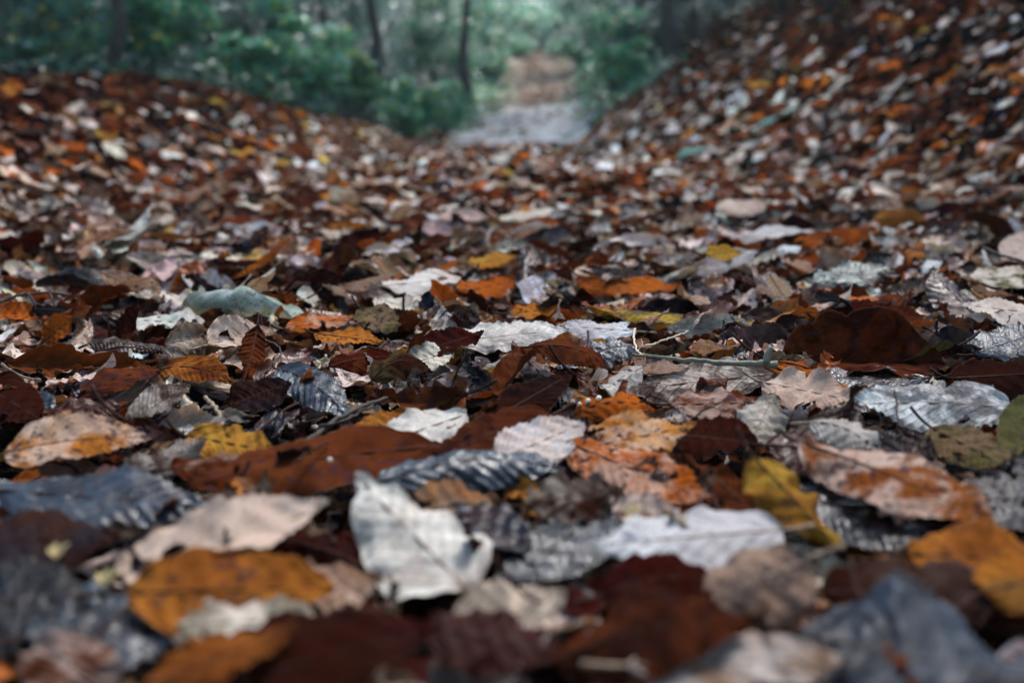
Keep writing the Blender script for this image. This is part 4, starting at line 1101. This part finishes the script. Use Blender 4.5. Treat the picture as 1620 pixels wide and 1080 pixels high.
def tree(px, Y, r0, h, label, lean=0., crown_r=1.9, crown_z=None, n=4500, group='trees along the path', seed=0, z_off=0, X=None, lum=1., cname='tree'):
    rs = np.random.RandomState(900 + seed)
    if X is None: X = (px - 810) / FPX * Y / cp * cp
    z0 = float(ground(X, Y)) - .06
    root = bpy.data.objects.new(cname, None); COL.objects.link(root); root.location = (X, Y, z0)
    tag(root, label, 'tree', group)
    t = np.linspace(0, 1, 14)
    trunk = np.stack([lean * h * t + .10 * np.sin(t * 11 + seed) + .05 * np.sin(t * 23 + seed), .08 * np.sin(t * 9 + seed * 2), h * t], 1)
    trunk[0, :2] = 0
    parts = [tube(trunk, r0 * (1 - .72 * t) * (1 + .35 * np.exp(-t * 22)), 10)]
    cz = crown_z if crown_z is not None else h * .45
    cent = []
    for k in range(9):
        s = rs.uniform(cz / h, .97); b = np.array([np.interp(s, t, trunk[:, q]) for q in range(3)])
        a = rs.uniform(0, 6.28); ln = crown_r * rs.uniform(.5, 1.)
        e = b + np.array([math.cos(a) * ln, math.sin(a) * ln, ln * rs.uniform(.2, .7)])
        u = np.linspace(0, 1, 7)[:, None]
        limb = b + (e - b) * u + np.array([0, 0, .12 * ln]) * np.sin(u * np.pi)
        parts.append(tube(limb, r0 * .32 * (1 - .8 * u[:, 0]), 6))
        cent += [e, b + (e - b) * .6]
    cent.append(trunk[-1])
    link('trunk', new_mesh('trunk', *join(parts), M_BARK), root)
    cent = np.array(cent); rad = rs.uniform(.28, .55, len(cent)) * crown_r * .8
    P = clump_points(n, cent, rad, rs)
    V, F, C = cards(P, rs.uniform(.09, .16, n), gcols(n, rs, lum=lum), rs, .7)
    link('crown', new_mesh('crown', V, F, M_GREEN, {'c1': C}, smooth=False), root)
    return root
tree(190, 7.0, .040, 6.5, 'slim dark tree on the left bank nearest the camera', .01, 2.8, 2.8, n=12000, seed=1)
tree(606, 11.0, .055, 8.0, 'straight dark tree left of the path above the pale green undergrowth', -.005, 1.8, 1.3, seed=2, n=6000)
tree(748, 12.5, .055, 7.5, 'slightly bent tree standing right beside the left edge of the path', .012, 1.6, 1.6, seed=3, n=5000)
tree(1062, 9.4, .07, 7.0, 'dark leaning tree at the crest of the right bank', .03, 2.2, 2.4, seed=4)
tree(60, 8.2, .070, 7.0, 'thin dark tree at the far left behind the bank', .0, 2.4, 2.2, n=8000, seed=5)
tree(330, 9.0, .055, 7.0, 'thin shaded tree left of the broad leaved shrub', -.01, 1.8, 2.4, seed=6)
tree(440, 12.0, .080, 8.5, 'dark tree hidden behind the broad leaved shrub', .01, 2.0, 2.6, seed=7)
tree(520, 14.5, .080, 8.5, 'far dark trunk between shrub and straight tree', .0, 2.0, 2.4, seed=8)
tree(675, 17.0, .075, 8.5, 'far hazy trunk between the straight and the bent tree', -.01, 2.0, 2.6, n=2000, seed=9)
tree(712, 22.0, .09, 9.0, 'distant pale trunk just left of the bent tree', .01, 2.2, 2.6, n=2000, seed=10)
tree(960, 19.0, .09, 8.5, 'distant hazy tree right of the climbing path', .02, 2.2, 1.6, n=2000, seed=11)
tree(1130, 13.0, .10, 8.0, 'dark tree high on the right bank beyond its crest', .01, 2.2, 1.6, seed=12)
tree(990, 13.5, .07, 7.0, 'slender tree behind the bush at the right of the path', .03, 1.8, 1.4, seed=13)
tree(880, 29.0, .12, 9.0, 'distant tree closing the view at the end of the path', .0, 2.6, 1.4, n=2000, seed=14)

tree(0, 5.9, .08, 6.5, 'unseen tree added outside the left edge, its crown shading the left bank', .2, 2.9, 3.3, n=18000, seed=21, X=-3.35)  # unseen, its leaning crown added to shade the left bank
tree(0, 5.0, .09, 7.0, 'unseen tree added outside the right edge, its crown shading the right bank', .0, 2.3, 2.8, n=8000, seed=22, X=3.9)  # also unseen, added so the crown darkens the right bank
tree(0, 3.6, .09, 8.0, 'tall unseen tree added for shade, up the right bank outside the right edge', .0, 2.4, 4.0, n=6000, seed=23, X=4.2)  # another unseen tree added for right bank shade

def shrub(px, Y, w, h, label, n, leaf, seed, w_=(.28, .2, .27, .1, .12, .03), lum=1., group='shrubs beside the path', dens=.75, flat=.45):
    rs = np.random.RandomState(3000 + seed)
    X = (px - 810) / FPX * Y
    z0 = float(ground(X, Y)) - .05
    root = bpy.data.objects.new('shrub', None); COL.objects.link(root); root.location = (X, Y, z0)
    tag(root, label, 'shrub', group)
    stems, cent = [], []
    for k in range(11):
        a = rs.uniform(0, 6.28); rr = w * .5 * rs.uniform(.2, 1)
        e = np.array([math.cos(a) * rr, math.sin(a) * rr, h * rs.uniform(.45, 1.)])
        u = np.linspace(0, 1, 8)[:, None]
        st = np.array([rs.normal(0, .04), rs.normal(0, .04), 0]) * (1 - u) + e * u; st[:, :2] *= u ** .5
        stems.append(tube(st, .012 * (1 - .75 * u[:, 0]), 5)); cent += [e, e * np.array([.8, .8, .62])]
    link('stem', new_mesh('stem', *join(stems), M_BARK), root)
    cent = np.array(cent); rad = rs.uniform(.18, .34, len(cent)) * min(w, h) * dens
    P = clump_points(n, cent, rad, rs); P[:, 2] = np.maximum(P[:, 2], .03)
    V, F, C = cards(P, rs.uniform(leaf * .7, leaf * 1.3, n), gcols(n, rs, w_, lum), rs, flat)
    link('foliage', new_mesh('foliage', V, F, M_GREEN, {'c1': C}, smooth=False), root)
    return root
DK = (.35, .1, .45, .03, .1, .01); LT = (.15, .3, .05, .25, .25, .06)
shrub(445, 7.6, 1.1, .85, 'broad leaved shrub with shiny teal leaves, left of the trees', 3200, .085, 1, LT, 2.0, flat=.35)
shrub(250, 7.4, 1.2, .95, 'loose glossy shrub behind the left bank by the slim tree', 2600, .085, 2, LT, 1.6, flat=.4)
shrub(120, 8.5, 1.5, 1.2, 'dark shrub left of the slim tree', 3000, .08, 3, DK, 1.)
shrub(-10, 6.8, 1.0, .8, 'dark shrub with a few yellow leaves at the left edge', 1800, .08, 4, (.3, .1, .3, .05, .1, .2), .9)
shrub(360, 10.5, 2.0, 1.6, 'deep shade shrub behind the broad leaved shrub', 4000, .09, 5, DK, .9)
shrub(575, 8.8, .8, .55, 'bright green and yellow flecked shrub below the straight tree', 2400, .07, 6, (.15, .25, .05, .3, .1, .18), 1.5)
shrub(650, 8.6, .9, .50, 'pale feathery undergrowth bush at the left edge of the path', 4000, .055, 7, LT, 1.9)
shrub(705, 9.6, .7, .42, 'low pale bush where the leaf carpet meets the path', 2600, .055, 8, LT, 1.9)
shrub(690, 13.0, 1.6, 1.4, 'misty green bush between the two left tree trunks', 4000, .08, 9, LT, 1.7)
shrub(560, 13.5, 2.2, 2.0, 'tall dim bush behind the straight tree', 2600, .09, 10, DK, 1.)
shrub(965, 9.8, .62, .84, 'glossy leaning bush on the right side of the path', 3000, .065, 11, (.15, .3, .05, .35, .2, .05), 2.3)
shrub(60, 5.6, .9, .30, 'low dark weeds on the lip of the left bank', 900, .05, 19, DK, 1., dens=.6)
shrub(330, 6.6, 1.0, .26, 'low sprawling weeds on the left bank lip by the slim tree', 900, .05, 20, LT, 1., dens=.6)
shrub(480, 7.3, .7, .30, 'small green weeds where the left bank meets the trees', 900, .05, 21, LT, 1.1, dens=.6)
shrub(1010, 10.6, 1.0, .7, 'dark bush at the crest foot of the right bank', 1400, .075, 12, DK, .8)
shrub(1090, 10.8, 1.8, 1.2, 'dark bush on top of the right bank crest', 2000, .08, 13, DK, .7)
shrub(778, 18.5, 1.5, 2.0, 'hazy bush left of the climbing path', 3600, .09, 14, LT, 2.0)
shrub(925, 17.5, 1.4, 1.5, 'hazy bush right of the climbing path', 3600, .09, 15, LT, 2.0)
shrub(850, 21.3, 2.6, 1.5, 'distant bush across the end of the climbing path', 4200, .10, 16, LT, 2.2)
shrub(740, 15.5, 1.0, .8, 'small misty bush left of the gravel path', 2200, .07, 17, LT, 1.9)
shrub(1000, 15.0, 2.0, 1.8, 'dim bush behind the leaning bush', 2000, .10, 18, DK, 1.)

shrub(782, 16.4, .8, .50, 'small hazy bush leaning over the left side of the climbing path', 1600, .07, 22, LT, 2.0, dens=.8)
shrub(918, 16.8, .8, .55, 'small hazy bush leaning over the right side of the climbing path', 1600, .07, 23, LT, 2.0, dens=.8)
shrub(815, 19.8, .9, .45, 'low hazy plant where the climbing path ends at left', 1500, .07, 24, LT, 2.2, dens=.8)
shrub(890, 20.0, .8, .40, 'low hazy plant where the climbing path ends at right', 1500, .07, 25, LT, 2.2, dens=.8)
# far-off wood plus unseen canopy added to block sky light, one mass
rs = np.random.RandomState(5)
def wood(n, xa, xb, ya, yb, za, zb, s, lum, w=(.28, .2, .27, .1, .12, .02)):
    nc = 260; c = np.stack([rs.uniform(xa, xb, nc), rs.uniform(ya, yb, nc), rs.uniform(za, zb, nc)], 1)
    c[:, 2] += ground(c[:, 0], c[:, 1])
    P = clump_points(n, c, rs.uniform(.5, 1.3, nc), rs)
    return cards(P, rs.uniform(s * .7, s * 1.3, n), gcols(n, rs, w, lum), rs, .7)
W = [wood(60000, -6, 6, -8, -.3, 2.0, 7, .16, .8, DK), wood(16000, 3.0, 8, 7, 14, 3.5, 8, .16, .9, DK), wood(16000, -16, 16, -15, -8, 1.5, 8, .22, .8, DK), wood(14000, -14, -5, -5, 9, 2, 11, .22, .8, DK), wood(14000, 5, 14, -5, 12, 2.5, 11, .22, .8, DK),  # all out of view: canopy added overhead and around to block the sky
     wood(9000, -12, -3.5, 15, 30, 5, 13, .24, .9, DK), wood(9000, 4.5, 12, 15, 30, 5, 13, .24, .9, DK), wood(26000, -16, -2.6, 15, 26, 0, 5, .16, .55, DK), wood(24000, -18, 20, 27, 38, -.5, 6, .22, 1.3), wood(7000, -5, 7, 23.5, 30, 0, 2.6, .15, 2.6, LT),  # light put into colour: side wood dimmed, wood at the opening brightened
     wood(20000, -9, -2.4, 8.5, 15, 3.0, 8, .16, .9, DK), wood(12000, -9, -4.2, 8.5, 15, 0, 3.5, .12, .5, DK),  # the first is unseen canopy added to shade the left side
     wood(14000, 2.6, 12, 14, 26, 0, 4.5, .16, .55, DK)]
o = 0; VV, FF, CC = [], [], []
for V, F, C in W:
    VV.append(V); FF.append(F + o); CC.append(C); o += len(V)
tag(link('woodland', new_mesh('woodland', np.vstack(VV), np.vstack(FF), M_GREEN, {'c1': np.vstack(CC)}, smooth=False)), 'dense dim green wood closing the view behind the path, plus unseen canopy added for shade', 'woodland', kind='stuff')
# low ground cover on the left bank top
n = 60000
X = rs.uniform(-14, 12, n); Y = 7.4 + 20 * rs.rand(n) ** 1.3; k = (X < -1.0 - (Y < 8.6) * .3) | ((X > 1.5) & (Y > 12)) | (Y > 21.5)
X, Y = X[k], Y[k]; P = np.stack([X, Y, ground(X, Y) + rs.rand(len(X)) ** 1.5 * .35], 1)
V, F, C = cards(P, rs.uniform(.06, .15, len(P)), gcols(len(P), rs, DK, 1.), rs, .6)
n2 = 7000; Y2 = rs.uniform(8.6, 20.5, n2); sd_ = rs.choice([-1, 1], n2)
X2 = np.interp(Y2, [7, 8, 10, 12, 14, 17, 20], [.0, .03, .12, .24, .37, .45, .48]) + sd_ * (np.interp(Y2, [8, 14, 20], [.66, .52, .72]) + np.interp(Y2, [8, 12, 14, 20], [.34, .24, .16, .12]) + rs.normal(.10, .20, n2) + .12 * np.sin(Y2 * 3.1 + sd_ * 2))
P2 = np.stack([X2, Y2, ground(X2, Y2) + rs.rand(n2) ** 2 * .14], 1)
V2, F2, C2 = cards(P2, rs.uniform(.05, .10, n2), gcols(n2, rs, LT, 1.5), rs, .6)
F = np.vstack([F, F2 + len(V)]); V = np.vstack([V, V2]); C = np.vstack([C, C2])
tag(link('ground_cover', new_mesh('ground_cover', V, F, M_GREEN, {'c1': C}, smooth=False)), 'low green plants carpeting the left bank top', 'ground cover', kind='stuff')

# ------------------------------------------------------------------ haze
HAZE = .0018
hv = np.array([[-60, -22, -1.2], [60, -22, -1.2], [60, 62, -1.2], [-60, 62, -1.2], [-60, -22, 26], [60, -22, 26], [60, 62, 26], [-60, 62, 26]], float)
hf = np.array([[0, 3, 2, 1], [4, 5, 6, 7], [0, 1, 5, 4], [1, 2, 6, 5], [2, 3, 7, 6], [3, 0, 4, 7]])
m, nt = mat_new('haze_air'); g = NT(nt)
pv = g.n('ShaderNodeVolumePrincipled'); pv.inputs['Color'].default_value = (.62, .90, .92, 1); pv.inputs['Density'].default_value = HAZE
pv.inputs['Anisotropy'].default_value = .35
out = g.n('ShaderNodeOutputMaterial'); g.l(pv.outputs[0], out.inputs['Volume'])
if HAZE > 0: tag(link('haze', new_mesh('haze', hv, hf, m, smooth=False)), 'thin pale mist in the wood', 'haze', kind='stuff')
